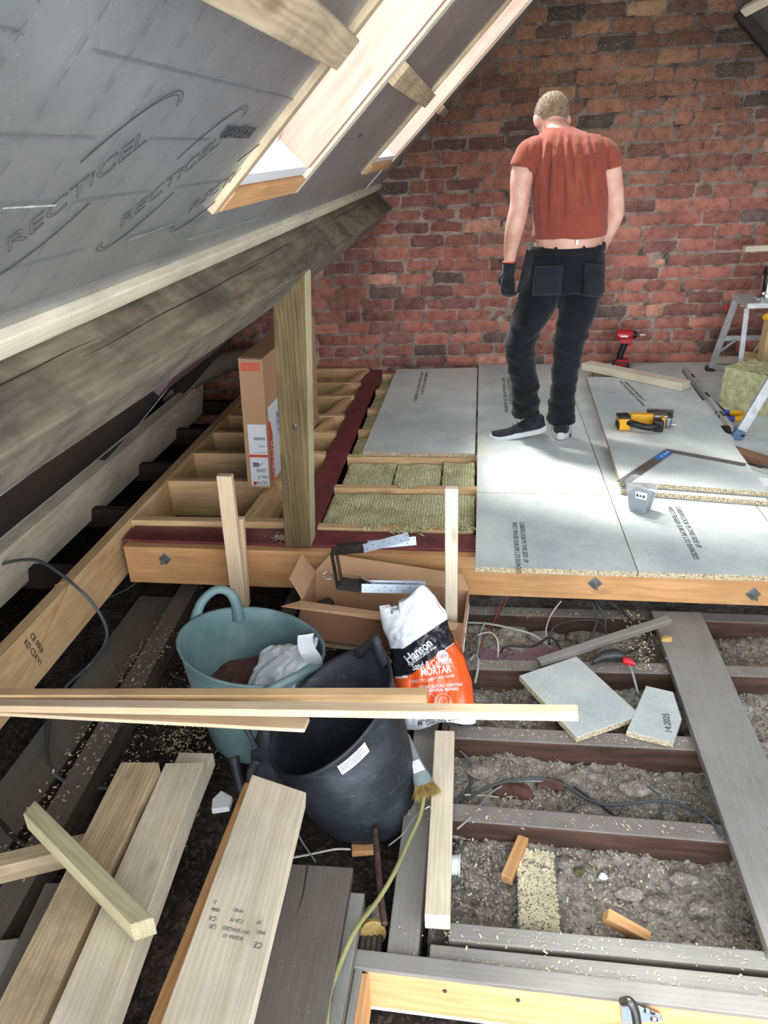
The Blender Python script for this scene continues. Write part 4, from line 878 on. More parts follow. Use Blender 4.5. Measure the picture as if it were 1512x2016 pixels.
s3 = sheet('printed_edge', sk3, 16, 12, M['redlabel'], None, None, ws)
# black tub, tipped
tb, bf = tub('black_tub', 'large scuffed black flexible tub tipped towards the camera', (-.420, 1.735, -.015), .222, (-.62, -.10, 1), .965, -.26, (-.325, 1.715, -.36), .165, M['tubblack'], .06)
def rimnear(fn, u, v):
    d = ray(u, v).normalized(); return min(fn(1.0), key=lambda p: ((p - V((0, 0, EYE))).normalized() - d).length)
ra, rb = rimnear(bf, 712, 1292), rimnear(bf, 752, 1300)
handle(tb, [ra - V((0, 0, .02)), ra.lerp(rb, .25) + V((0, 0, .015)), ra.lerp(rb, .5) + V((0, .005, .040)), ra.lerp(rb, .62) + V((0, .01, .052)), ra.lerp(rb, .78) + V((0, 0, .012)), rb - V((0, 0, .02))], M['tubblack'], .012)
handle(tb, [(-.62, 1.62, -.12), (-.64, 1.60, -.17), (-.61, 1.58, -.215), (-.56, 1.575, -.225), (-.52, 1.60, -.205)], M['tubblack'], .010)
# barcode sticker on its side
def tubpt(j, f, o=1.006): 
    r0_, r1_ = bf(f, o), None; n = len(r0_); j = j % n; k = int(j); return r0_[k].lerp(r0_[(k + 1) % n], j - k)
best = min(((proj_err, j / 4., f / 40.) for j in range(0, 224) for f in range(4, 38) for proj_err in [((tubpt(j / 4., f / 40.) - V((0, 0, EYE))).normalized() - ray(697, 1497).normalized()).length + (0 if tubpt(j / 4., f / 40.).y < 1.72 else 1)]))
_, sj, sf = best
def stk(a, b): 
    ja, fa = (a - .5) * 3.9, (b - .5) * .085
    return tubpt(sj + ja * SG, sf + fa + (a - .5) * SL, 1.012)
SG = -1 if aty(0, 0, 1).x > 9 else 1; SL = .0
lab = MB(); lab.grid(stk, 14, 4); ls = lab.build('sticker', M['label'], tb, smooth='all')
for i in range(10):
    a0 = (.06 if SG > 0 else .66) + i * .028
    q = MB(); q.grid(lambda a, b: tubpt(sj + (a0 + a * .014 - .5) * 3.9 * SG, sf + (b * .62 - .25) * .085, 1.017), 1, 2); q.build('barcode', M['inkgrey'], ls)
for i in range(6):
    b0 = .80 - i * .12; q = MB(); q.grid(lambda a, b: tubpt(sj + (.34 + a * .55 * (1 - .12 * (i % 3)) - .5) * 3.9 * SG, sf + (b0 + b * .05 - .5) * .085, 1.017), 6, 1); q.build('print_line', M['inkgrey'], ls)
# dusty collapsed tub between the two
tc2 = thing('folded_tub', 'dusty folded black tub squeezed between teal and black tubs', 'tub', (-.62, 1.72, -.3))
def cone(a, b):
    t = PI * (.1 + 1.1 * a); r = .03 + .105 * (1 - b) ; return crum(V((-.635 + r * math.cos(t) * .62, 1.80 + r * math.sin(t) * -.7, -.38 + .30 * b)), .010, 30)
sheet('wall', cone, 30, 20, M['tubblack'], None, None, tc2, .005)
handle(tc2, [(-.735, 1.73, -.22), (-.72, 1.70, -.26), (-.70, 1.67, -.30), (-.66, 1.64, -.32), (-.60, 1.62, -.33)], M['tubblack'], .012)
handle(tc2, [(-.70, 1.78, -.15), (-.68, 1.76, -.17), (-.665, 1.74, -.19)], M['tubblack'], .008)

# ------------------------------------------------------------------ mortar sack
SR = [(1436, 800, 936), (1412, 790, 938), (1385, 783, 934), (1340, 777, 929), (1290, 771, 912), (1262, 764, 893), (1240, 754, 884), (1222, 750, 881), (1204, 748, 880), (1186, 747, 874)]
def sackpt(a, b, o=0.0):          # a across, b up; returns point and pixel
    k = b * (len(SR) - 1); i = min(int(k), len(SR) - 2); t = k - i; v = SR[i][0] * (1 - t) + SR[i + 1][0] * t; L = SR[i][1] * (1 - t) + SR[i + 1][1] * t; Rr = SR[i][2] * (1 - t) + SR[i + 1][2] * t
    if b > .86: v += (b - .86) / .14 * (-34 * math.exp(-((a - .66) / .20) ** 2) + (8 if a < .2 else 0) + (14 if .16 < a < .3 else 0) + 26 * max(0, a - .85) / .15)
    if b < .06: v += 4 * math.sin(a * 9) - 20 * a * (1 - b / .06)
    u = L + (Rr - L) * a; yb = 1.98 + .24 * min(1, (1436 - v) / 250)
    bul = .060 * (4 * a * (1 - a)) ** .6 * (1 - b) ** .35 * min(1, .35 + b * 4)
    wr = .010 * nz((a * 5 + b * 3, b * 7, 4)) + .006 * nz((a * 11 - b * 9, b * 12, 8)) + .012 * abs(nz((a * 2.5 + b * 4, b * 2.5, 12)))
    wr *= 1 - .55 * max(0, min(1, (b - .55) / .2))
    return aty(u, v, yb - bul - wr - o), u, v
def sackcol(u, v):
    def side(p, q): return (q[0] - p[0]) * (v - p[1]) - (q[1] - p[1]) * (u - p[0])
    wht = (rgb(226, 230, 236)); blk = rgb(30, 30, 36); org = rgb(226, 92, 40)
    if v > 1405 - .01 * (u - 790): return wht
    wl = v < 1277 if u < 792 else v < 1278 + (u - 792) * (1226 - 1278) / (870 - 792)
    if wl: return wht
    bl = v < 1334 - (u - 775) * .16 if u < 810 else v < 1328 + (u - 810) * (1266 - 1328) / (892 - 810)
    bl2 = v < (1336 if u < 800 else 1334 + (u - 800) * (1268 - 1334) / (92))
    if bl: return blk
    if bl2: return wht
    return org
def sack():
    t = thing('mortar_sack', 'orange black and white plastic mortar sack standing open right of the tubs', 'sack', (-.1, 2.05, -.38))
    nu, nv = 150, 190; me_v = []; cols = []; faces = []
    for i in range(nu + 1):
        for j in range(nv + 1): p, u, v = sackpt(i / nu, j / nv); me_v.append(p); cols.append(sackcol(u, v))
    for i in range(nu):
        for j in range(nv): q = i * (nv + 1) + j; faces.append([q, q + nv + 1, q + nv + 2, q + 1])
    n0 = len(me_v); mu, mv = 30, 38                       # its back
    for i in range(mu + 1):
        for j in range(mv + 1):
            a, b = i / mu, j / mv; p, u, v = sackpt(a, b); p = p.copy(); p.y = max(p.y, 0) + (.005 + .15 * (4 * a * (1 - a)) ** .5 * (1 - b) ** .5); me_v.append(p); cols.append(sackcol(u, v))
    for i in range(mu):
        for j in range(mv): q = n0 + i * (mv + 1) + j; faces.append([q, q + 1, q + mv + 2, q + mv + 1])
    me = bpy.data.meshes.new('bag'); me.from_pydata([tuple(p) for p in me_v], [], faces); ca = me.color_attributes.new('tone', 'FLOAT_COLOR', 'POINT')
    for i, c_ in enumerate(cols): ca.data[i].color = c_
    for p in me.polygons: p.use_smooth = True
    o = link('bag', me, M['sack'], t)
    def inv(u, v):                # photo position -> a, b on the sack
        for j in range(len(SR) - 1):
            if SR[j][0] >= v >= SR[j + 1][0]: k = (SR[j][0] - v) / (SR[j][0] - SR[j + 1][0]); L = SR[j][1] * (1 - k) + SR[j + 1][1] * k; Rr = SR[j][2] * (1 - k) + SR[j + 1][2] * k; return (u - L) / (Rr - L), (j + k) / (len(SR) - 1)
        return .5, .5
    def wtext(s_, u, v, ang, size, mat, sx=1.0, bold=.012):
        ca_, sa_ = math.cos(ang), math.sin(ang)
        def wp(x, y): a, b = inv(u + x * ca_ - y * -sa_ * -1, v - x * sa_ - y * ca_); return sackpt(a, b, .0028)[0]
        def wp(x, y): a, b = inv(u + x * ca_ - y * sa_, v - (x * sa_ + y * ca_)); return sackpt(a, b, .0028)[0]
        text('lettering', s_, Matrix.Identity(4), size, mat, o, warp=wp, sx=sx, bold=bold)
    W = M['bagwhite']
    wtext('Hanson', 804, 1307, math.radians(38), 25, W, .80, .03); wtext('HEIDELBERGCEMENT Group', 806, 1312, math.radians(35), 8.5, W, .62)
    wtext('Sand & Cement', 812, 1320, math.radians(11), 19, W, .66); wtext('MORTAR', 829, 1331, math.radians(8), 21, W, .70, .03)
    wtext('JUST ADD WATER', 850, 1338, math.radians(7), 7, W, .8); wtext('EASY TO USE', 811, 1345, math.radians(6), 9, W, .8)
    wtext('LAYING BLOCKS • POINTING', 824, 1356, math.radians(4), 8.5, W, .78); wtext('GENERAL REPAIRS', 843, 1362, math.radians(3), 8.5, W, .85)
    wtext('PROFESSIONAL QUALITY', 823, 1427, math.radians(7), 11.5, M['ink'], .72); wtext('MD MORTAR', 840, 1432, math.radians(6), 8.5, M['ink'], .8)
    def disc(u0, v0, r, mat, nm, off, ring=0):
        mb = MB(); pts = []
        for k in range(24): a, b = inv(u0 + r * math.cos(2 * PI * k / 24), v0 + r * math.sin(2 * PI * k / 24)); pts.append(sackpt(a, b, off)[0])
        if ring: mb.tube(pts, .0007, 4, closed=True)
        else: mb.v = pts; mb.f = [list(range(24))]; mb.mi = [0]
        mb.build(nm, mat, o)
    disc(871, 1292, 12, W, 'new_badge', .0045)
    def wp2(x, y): a, b = inv(863 + x * .98, 1297 - y - x * .12); return sackpt(a, b, .007)[0]
    text('lettering', 'NEW', Matrix.Identity(4), 11, M['red'], o, warp=wp2, sx=.72)
    disc(872, 1380, 15, W, 'printed_ring', .003, 1); disc(872, 1380, 8, W, 'printed_ring', .003, 1); disc(845, 1378, 12, W, 'printed_ring', .003, 1)
sack()
lump('sack_corner_tie', (.015, 2.03, -.36), (.02, .02, .02), 'bagwhite', 'transparent torn corner of plastic beside the mortar sack', 'plastic', seed=3)

# ------------------------------------------------------------------ cardboard box of joist hangers
def cbox():
    t = thing('cardboard_box', 'open brown cardboard box of joist hangers in front of the steel', 'box', (-.4, 2.5, -.25))
    m0 = Matrix.Translation((-.355, 2.50, -.265)) @ Matrix.Rotation(math.radians(-3), 4, 'Z') @ Matrix.Rotation(math.radians(5.5), 4, 'Y')
    L, W_, H = .62, .23, .165; th = .004
    def pn(nm, pts, mat=M['card_dark'], ext=None):
        P = [m0 @ V(p) for p in pts]; n = (P[1] - P[0]).cross(P[2] - P[0]).normalized() * th; m = frame(P[0], P[1] - P[0], n)
        return MB().prism(P, n).build(nm, mat, t, m=m)
    x, y = L / 2, W_ / 2
    pn('base', [(-x, -y, 0), (x, -y, 0), (x, y, 0), (-x, y, 0)]); pn('front_wall', [(-x, -y, 0), (x, -y, 0), (x, -y, H), (-x, -y, H)]); pn('back_wall', [(x, y, 0), (-x, y, 0), (-x, y, H), (x, y, H)], M['card'])
    pn('left_wall', [(-x, y, 0), (-x, -y, 0), (-x, -y, H), (-x, y, H)], M['card']); e = pn('right_wall', [(x, -y, 0), (x, y, 0), (x, y, H), (x, -y, H)], M['card'])
    pn('left_flap', [(-x, -y + .01, H), (-x, y - .01, H), (-x - .055, y - .03, H + .085), (-x - .055, -y + .03, H + .075)], M['card'])
    pn('front_flap', [(-x, -y, H), (x - .02, -y, H), (x - .03, -y - .035, H - .012), (-x - .06, -y - .06, H + .004)], M['card']); pn('back_flap', [(x, y, H), (-x, y, H), (-x + .05, y + .045, H + .06), (x - .03, y + .045, H + .045)], M['card'])
    pn('right_flap', [(x, -y, H), (x, y, H), (x + .012, y - .02, H - .07), (x + .012, -y + .02, H - .075)], M['card'])
    lb = pn('white_label', [(x + .006, -y + .02, .02), (x + .006, y - .05, .02), (x + .006, y - .05, H - .03), (x + .006, -y + .02, H - .03)], M['label'])
    for i in range(7):
        P = [m0 @ V((x + .0115, -y + .06 + .012 * i, z)) for z in (.06, .10)]; MB().tube(P, .0022, 4).build('barcode', M['ink'], lb)
    P = [m0 @ V((x + .0115, -y + .04, z)) for z in (.105, .13)]; MB().tube(P, .006, 4).build('symbol', M['ink'], lb)
    return m0
BX = cbox()
beam('wood_board', at(590, 1245, -.32), at(775, 1265, -.32), .12, .016, M['pine_grey'], 'brown board lying between the cardboard box and the teal tub', 'board')
# joist hangers: folded galvanised straps
def strap(nm, pts, wd, wdir, mat, par, th=.0016):
    P = [V(p) for p in pts]; w_ = V(wdir).normalized() * wd / 2; mb = MB(); 
    for i in range(len(P) - 1):
        a, b = P[i], P[i + 1]; d = (b - a).normalized(); ww = (w_ - d * w_.dot(d)).normalized() * wd / 2; n = d.cross(ww).normalized() * th / 2
        mb.quadbox([a - ww - n, b - ww - n, b + ww - n, a + ww - n, a - ww + n, b - ww + n, b + ww + n, a + ww + n])
    return mb.build(nm, mat, par)
def holes(a, b, wd, wdir, n, par, nrm):
    a, b = V(a), V(b); d = (b - a); w_ = V(wdir).normalized(); n_ = V(nrm).normalized()
    for i in range(n):
        p = a + d * ((i + .6) / n) + w_ * wd * (.22 if i % 2 else -.22) + n_ * .0012
        MB().tube([p, p + n_ * .0005], .0022, 8).build('nail_hole', M['black'], par)
def hanger(k, lab):
    y = 2.46; o = V((.012 * k, .028 * k, .0))
    t = thing('joist_hanger', lab, 'joist hanger', V((-.55, y, -.12)) + o, 'galvanised joist hangers')
    tl = aty(652, 1085, y) + o; bl = aty(664, 1152, y) + o; tr = aty(716, 1080, y) + o; br = aty(712, 1158, y) + o; te = (aty(805, 1056, y) if k == 0 else aty(818, 1072, y)) + V((0, .03 * k, 0)); be = aty(825 + 6 * k, 1160, y) + o
    wv = (0, .9, .35)
    strap('stirrup', [tr, tl, bl, br], .042, wv, M['darksteel'], t); strap('top_strap', [tr, te], .032, (0, .45, .9), M['zinc'], t); strap('bottom_strap', [br, be], .034, (0, .35, .95), M['zinc'], t)
    holes(tr, te, .03, (0, .45, .9), 8, t, (0, -.9, .45)); holes(br, be, .03, (0, .35, .95), 9, t, (0, -.95, .35))
hanger(0, 'galvanised joist hanger in the cardboard box, its top strap the upper one'); hanger(1, 'galvanised joist hanger in the cardboard box, its top strap the lower one')
wire('coach_bolt', [aty(708, 1138, 2.50), aty(738, 1153, 2.47)], .0065, M['chrome'], 'bright bolt lying across the joist hangers in the box', 'bolt')
mb = MB(); c_ = aty(645, 1133, 2.52); mb.tube([c_ + V((.018 * math.cos(2 * PI * k / 20), .010 * math.sin(2 * PI * k / 20), .012 * math.sin(2 * PI * k / 20))) for k in range(20)], .0035, 6, closed=True); tag(mb.build('steel_ring', M['chrome'], smooth='all'), 'bright steel ring at the left end inside the cardboard box', 'ring')
lump('black_fixings_bag', BX @ V((-.24, .01, .05)), (.045, .06, .05), 'black', 'black bag of fixings at the left end of the cardboard box', 'bag', seed=7)

# ------------------------------------------------------------------ foreground timbers
plankpx('loose_plank', (238, 1500), (313, 1500), (11, 1947), (90, 1998), -.145, -.145, .045, M['pine_grey'], 'weathered brown plank, leftmost of the foreground planks', 'plank', ext=.35)
plankpx('loose_plank', (326, 1501), (400, 1501), (95, 2016), (209, 2016), -.185, -.10, .085, M['pine'], 'thick pale plank, second from the left in the foreground', 'plank', ext=.25)
plankpx('loose_plank', (352, 1481), (421, 1482), (180, 1860), (262, 1880), -.262, -.26, .05, M['pine'], 'pale plank lying underneath the thick foreground plank', 'plank', ext=.3)
plankpx('loose_plank', (500, 1518), (600, 1566), (317, 2016), (492, 2016), -.045, .075, .045, M['pine'], 'stamped pale plank, rightmost of the new foreground planks', 'plank', ext=.3, endcut=(.028, 0))
pl = [o for o in C.objects if o.name.startswith('loose_plank')][-1]
pm = pl.matrix_basis
def pt_on(x, y): return pm @ V((x, y, .0008))
xd = (pm.to_3x3() @ V((-1, 0, 0))); nn = pm.to_3x3() @ V((0, 0, 1))
def onplank(u, v):
    q = pm.inverted(); o_ = q @ V((0, 0, EYE)); d_ = q.to_3x3() @ ray(u, v); return pm @ (o_ + d_ * (-o_.z / d_.z) + V((0, 0, .0006)))
xl = pm.to_3x3() @ V((0, 1, 0)); xl = xl if xl.x < 0 else -xl; xl = (xl + xd * .12)
for s_, u, v, sz in (('CE', 518, 1858, .024), ('0402', 524, 1835, .015), ('07', 516, 1814, .015), ('SODRA V1', 480, 1846, .015), ('DRY GRADED', 494, 1834, .0155), ('C24 M', 480, 1812, .016), ('W451', 482, 1792, .016), ('UK', 428, 1822, .020), ('CA', 428, 1806, .020), ('0086', 434, 1790, .015), ('21', 428, 1774, .015)):
    text('stamp', s_, frame(onplank(u, v), xl, nn), sz * .85, M['inkgrey'], pl, ext=.0002, sx=.72)
plankpx('loose_plank', (482, 1540), (520, 1540), (288, 2016), (350, 2016), -.10, .02, .05, M['pine_warm'], 'brown edged board directly under the stamped plank', 'plank', ext=.3)
# short offcut lying across them
a, b = at(73, 1588, -.065), at(262, 1815, -.05)
plankpx('short_offcut', (34, 1590), (80, 1586), (262, 1828), (298, 1800), -.075, -.055, .052, M['treated_pale'], 'short greenish square timber lying across the foreground planks', 'timber', endcut=(-.012, .012))
a, b = at(-30, 1700, -.19), at(160, 1655, -.19); beam('cross_timber', a - (b - a) * .5, b + (b - a) * .35, .05, .06, M['pine_grey'], 'timber crossing under the foreground planks at the left edge', 'timber')
plankpx('rough_board', (95, 1740), (128, 1735), (-40, 1990), (20, 2010), -.25, -.25, .03, M['old_dark'], 'brown old board under the planks at the lower left', 'board')
plankpx('rough_board', (-60, 1850), (60, 1850), (-140, 2016), (10, 2016), -.28, -.28, .03, M['old_grey'], 'grey board at the bottom left corner', 'board')
# support trestle timber outside the bottom of the frame
beam('bearer', (-1.6, .70, -.215), (-.25, .70, -.215), .09, .09, M['pine_grey'], 'bearer timber beneath the near ends of the planks', 'timber')
plankpx('old_floorboard', (560, 1701), (697, 1706), (475, 2016), (640, 2016), -.22, -.20, .03, M['old_dark'], 'wide cracked black floorboard right of the stamped plank', 'board', ext=.2)
mb = MB(); mb.tube([at(606, 1702, -.2185), at(597, 1760, -.2165), at(575, 1830, -.2135), at(560, 1880, -.211), at(545, 1940, -.2085), at(538, 2010, -.2055)], .0022, 5); tag(mb.build('split', M['ink']), 'long dark crack in the black floorboard', 'crack', None)
mb.build
sp = C.objects['split.001'] if 'split.001' in C.objects else None
if sp: sp.parent = C.objects['old_floorboard']; sp.matrix_parent_inverse = ORG['old_floorboard'].inverted(); del sp['label']; del sp['category']
plankpx('old_batten', (688, 1757), (718, 1757), (635, 2016), (672, 2016), -.25, -.25, .04, M['old_grey'], 'narrow grey batten beside the green cable at the bottom', 'timber', ext=.15)
plankpx('old_batten', (703, 1890), (714, 1890), (672, 2040), (693, 2040), -.292, -.292, .02, M['old_grey'], 'thin grey strip along the left side of the hatch', 'timber', ext=.5)
plankpx('pale_batten', (856, 1436), (895, 1440), (836, 1800), (886, 1806), -.235, -.235, .05, M['pine'], 'whitish batten lying lengthwise between brush and rubble bays', 'timber', endcut=(0, .0))
plankpx('wood_offcut', (1018, 1640), (1043, 1650), (988, 1722), (1005, 1730), -.335, -.345, .03, M['pine_warm'], 'small slanting pine offcut in the nearest rubble bay', 'offcut')
plankpx('wood_offcut', (1190, 1806), (1205, 1788), (1268, 1848), (1296, 1842), -.300, -.345, .035, M['pine_warm'], 'orange split offcut by the grey joist at the hatch', 'offcut')
plankpx('wood_offcut', (690, 1655), (736, 1655), (694, 1675), (734, 1678), -.36, -.36, .02, M['pine_warm'], 'small wood block under the black tub', 'offcut')
lump('plaster_chip', at(1187, 1726, -.36), (.012, .009, .01), 'white', 'small white chip in the nearest rubble bay', 'rubble', seed=2)
lump('plaster_chip', at(1142, 1718, -.365), (.018, .010, .012), 'wooldark', 'small olive lump beside the white chip', 'rubble', seed=4)
mb = MB(); mb.prism([at(437, 1565, -.36), at(459, 1577, -.36), at(452, 1598, -.36), at(418, 1603, -.36), at(420, 1582, -.36)], (0, 0, .02)); tag(mb.build('plastic_block', M['white'], bevel=.002), 'white plastic block on the dark dust between planks and tub', 'block')
mb = MB(); p = at(898, 1688, -.30); mb.tube([p + V((-.02, 0, -.03)), p + V((.008, 0, -.03))], .026, 20); mb.tube([p + V((.008, 0, -.03)), p + V((.011, 0, -.03))], .03, 20); tag(mb.build('plastic_disc', M['white'], smooth=True), 'white round plastic cap beside the whitish batten', 'disc')

# brush
def brush():
    t = thing('brush', 'grey handled bristle brush leaning beside the black tub', 'brush', at(825, 1560, -.25))
    y0 = 1.86; A, B = aty(799, 1445, 1.83), aty(836, 1548, 1.66); d = B - A; n = V((0, -.6, .8)); s = d.cross(n).normalized(); n = s.cross(d).normalized(); rings = []
    for f, w_, h in ((0, .006, .005), (.04, .010, .007), (.3, .013, .009), (.55, .016, .010), (.75, .023, .012), (.9, .028, .014), (1, .029, .014)):
        c_ = A + d * f; rings.append([c_ + s * w_ * math.cos(2 * PI * k / 16) + n * h * math.sin(2 * PI * k / 16) for k in range(16)])
    MB().loft(rings).build('grip', M['greyplastic'], t, smooth=True)
    lb = MB(); q = [A + d * .56 - s * .012 + n * .0125, A + d * .78 - s * .018 + n * .0142, A + d * .78 + s * .018 + n * .0142, A + d * .56 + s * .012 + n * .0125]; lb.v = q; lb.f = [[0, 1, 2, 3]]; lb.mi = [0]; lb.build('label_patch', M['label'], t)
    MB().tube([A + d * .05 + n * .006, A + d * .05 + n * .0078], .003, 10).build('hole', M['black'], t)
    mb = MB(); rr = random.Random(4)
    for k in range(420):
        a = rr.uniform(-1, 1); b = rr.uniform(-1, 1); p = B + s * .026 * a + n * .012 * b - d.normalized() * .004; dd = (d.normalized() + s * (a * .32 + rr.gauss(0, .12)) + n * (b * .2 + rr.gauss(0, .1))); q = p + dd * rr.uniform(.030, .046)
        mb.tube([p, (p + q) / 2 + s * rr.gauss(0, .002), q], .0006, 3)
    tag(mb.build('bristles', M['bristle'], t), kind='stuff')
brush()
# pipes and cables at the lower middle
wire('copper_pipe', [at(738, 1632, -.27), at(744, 1700, -.27), at(750, 1770, -.27), at(757, 1820, -.27)], .0085, M['pipe'], 'thin rusty pipe sticking out from under the black tub', 'pipe')
cg = thing('waste_pipe', 'old pipe elbow with collar and bundled rods by the hatch corner', 'pipe', at(735, 1830, -.33))
MB().tube([at(738, 1800, -.36), at(735, 1832, -.345)], .030, 20).build('collar', M['debris'], cg, smooth=True); MB().tube([at(735, 1832, -.345), at(735, 1838, -.34)], .033, 20).build('rim', M['bristle'], cg, smooth=True)
for i in range(4): MB().tube([at(716 + 11 * i, 1838, -.35), at(708 + 12 * i, 1893, -.35)], .008, 8).build('rod', M['old_dark'], cg, smooth='all')
wire('earth_cable', [at(838, 1540, -.22), at(829, 1600, -.25), at(805, 1655, -.26), at(775, 1720, -.25), at(745, 1770, -.25), at(700, 1830, -.22), at(668, 1900, -.22), at(648, 1960, -.21), at(640, 2040, -.21)], .0062, M['cable_green'], 'thick green and yellow cable running down past the hatch corner', 'cable')
wire('grey_cable', [at(838, 1592, -.24), at(846, 1588, -.23), at(852, 1600, -.23)], .002, M['cable_white'], 'short white wire end by the brush', 'cable')
wire('grey_cable', [at(840, 1590, -.25), at(815, 1610, -.27), at(795, 1640, -.28), at(765, 1665, -.30)], .0018, M['cable_light'], 'thin grey wire curling off the brush bristles', 'cable')
wire('white_cable', [at(560, 1692, -.34), at(620, 1680, -.35), at(660, 1672, -.35), at(690, 1672, -.35)], .003, M['cable_white'], 'white wire running beneath the black tub', 'cable')
wire('white_cable', [at(585, 1640, -.33), at(600, 1665, -.34), at(622, 1697, -.34)], .0022, M['cable_light'], 'short pale wire crossing the white wire below the tub', 'cable')
wire('power_cable', [at(-40, 1135, -.03), at(0, 1112, .0), at(50, 1102, .05), at(90, 1110, .06), at(150, 1155, .02), at(188, 1195, -.06), at(210, 1240, -.16), at(203, 1275, -.25), at(180, 1305, -.36), at(130, 1352, -.375), at(100, 1400, -.375), at(92, 1460, -.37), at(102, 1515, -.33), at(145, 1545, -.36), at(215, 1552, -.37)], .0065, M['cable'], 'thick grey cable looping over the rim joist at the left', 'cable')
wire('power_cable', [at(-30, 1590, -.36), at(0, 1618, -.36), at(35, 1655, -.33), at(70, 1668, -.35), at(100, 1672, -.36)], .008, M['cable_dark'], 'dark cable at the left edge below the long battens', 'cable')
wire('string', [V((-1.60, 2.35, .002)), V((-1.543, 2.34, .002)), V((-1.543, 2.1, -.10)), V((-1.543, 1.93, -.21))], .0016, M['bristle'], 'thin string hanging over the rim joist', 'string')
wire('green_cable', [at(205, 1180, -.30), at(250, 1160, -.28), at(275, 1140, -.25)], .0025, plain('green_wire', rgb(60, 78, 52), .6), 'thin green wire near the left end of the steel beam', 'cable')
# cables among the right hand joists
cabs = [([(905, 1478, -.33), (925, 1500, -.36), (928, 1540, -.37), (905, 1580, -.35)], .004, 'cable', 'grey cable curling by the left end of the rubble bay'),
 ([(920, 1575, -.34), (950, 1555, -.35), (1000, 1538, -.35), (1060, 1533, -.355), (1110, 1545, -.36), (1150, 1570, -.36), (1200, 1585, -.355), (1290, 1577, -.35), (1350, 1588, -.33), (1395, 1612, -.30), (1425, 1650, -.285)], .0048, 'cable', 'long grey cable looping through the middle rubble bay'),
 ([(900, 1632, -.29), (925, 1610, -.30), (950, 1580, -.33), (975, 1555, -.35), (1020, 1538, -.36), (1090, 1540, -.36)], .003, 'cable_light', 'pale wire draped over the near joist at its left end'),
 ([(915, 1565, -.34), (950, 1566, -.36), (985, 1570, -.37)], .0025, 'cable_white', 'short white wire scrap in the middle bay'),
 ([(1130, 1550, -.36), (1175, 1580, -.36), (1210, 1605, -.37)], .003, 'cable_dark', 'thin dark wire under the looping grey cable'),
 ([(1275, 1548, -.35), (1300, 1570, -.35), (1300, 1600, -.37), (1270, 1615, -.375)], .003, 'cable', 'hooked grey wire at the right of the middle bay'),
 ([(905, 1225, -.30), (960, 1228, -.285), (1010, 1238, -.285), (1050, 1250, -.30), (1085, 1275, -.34)], .0045, 'cable_light', 'light grey cable on the farthest bay by the sack'),
 ([(1000, 1175, -.24), (985, 1205, -.285), (960, 1240, -.30), (945, 1275, -.33)], .0032, 'cable_red', 'maroon cable hanging below the steel beam'),
 ([(992, 1175, -.24), (975, 1215, -.285), (968, 1250, -.33)], .0032, 'cable_red', 'maroon cable hanging just left of the other maroon cable'),
 ([(1105, 1183, -.24), (1085, 1210, -.28), (1075, 1240, -.30), (1078, 1262, -.34)], .0026, 'cable_white', 'thin white wire hanging below the timber'),
 ([(1165, 1185, -.24), (1175, 1215, -.27), (1168, 1245, -.30), (1150, 1275, -.34)], .0042, 'cable', 'grey cable falling behind the chipboard strip, left one'),
 ([(1172, 1185, -.24), (1190, 1215, -.27), (1192, 1245, -.31)], .0042, 'cable', 'grey cable falling behind the chipboard strip, right one'),
 ([(1080, 1270, -.33), (1090, 1235, -.27), (1130, 1222, -.265), (1180, 1224, -.27), (1195, 1250, -.31)], .0048, 'cable_dark', 'dark cable arched over the farthest joist'),
 ([(985, 1285, -.33), (1000, 1272, -.32), (1050, 1272, -.32), (1085, 1255, -.31), (1110, 1290, -.345)], .0045, 'cable_dark', 'dark cable snaking behind the chipboard strip'),
 ([(1200, 1185, -.23), (1225, 1205, -.26), (1250, 1225, -.27), (1290, 1230, -.29)], .004, 'cable_dark', 'dark cable ends below the timber near the plank'),
 ([(1275, 1235, -.28), (1270, 1265, -.31), (1235, 1285, -.32), (1190, 1290, -.30), (1165, 1310, -.30)], .0045, 'cable_dark', 'dark cable running to the red handled tool'),
 ([(1218, 1290, -.28), (1232, 1300, -.27), (1245, 1325, -.275), (1255, 1360, -.30), (1262, 1375, -.34)], .0045, 'cable_light', 'light grey lead hanging from the red handled tool'),
 ([(925, 1300, -.28), (936, 1290, -.28), (942, 1305, -.275), (935, 1345, -.33)], .0050, 'cable_light', 'grey cable stub curving down right of the sack'),
 ([(940, 1250, -.29), (965, 1245, -.27), (980, 1262, -.28), (980, 1295, -.33)], .0025, 'cable_white', 'fine white looped wire right of the sack'),
 ([(955, 1225, -.28), (945, 1250, -.30), (940, 1285, -.31), (925, 1300, -.29)], .0035, 'cable_light', 'tangled light grey cable right of the sack'),
 ([(1338, 1438, -.31), (1345, 1450, -.33), (1352, 1462, -.33)], .005, 'cable_dark', 'dark cable end by the small chipboard offcut')]
for P, r, mt, lb_ in cabs: wire('loose_cable', [at(*p) for p in P], r, M[mt], lb_, 'cable')
# red ended tool
t = thing('plug_connector', 'grey and red plug connector lying by the chipboard strip', 'connector', at(1210, 1290, -.29))
MB().loft([[at(u, v, z) + V((0, r * math.cos(2 * PI * k / 12), r * math.sin(2 * PI * k / 12))) for k in range(12)] for u, v, z, r in ((1168, 1303, -.28, .012), (1185, 1292, -.27, .020), (1210, 1288, -.265, .022), (1228, 1292, -.265, .016))]).build('grip', M['cable_dark'], t, smooth=True)
MB().loft([[at(u, v, z) + V((0, r * math.cos(2 * PI * k / 12), r * math.sin(2 * PI * k / 12))) for k in range(12)] for u, v, z, r in ((1226, 1300, -.262, .012), (1236, 1302, -.262, .016), (1250, 1307, -.262, .008))]).build('red_end', M['red'], t, smooth=True)

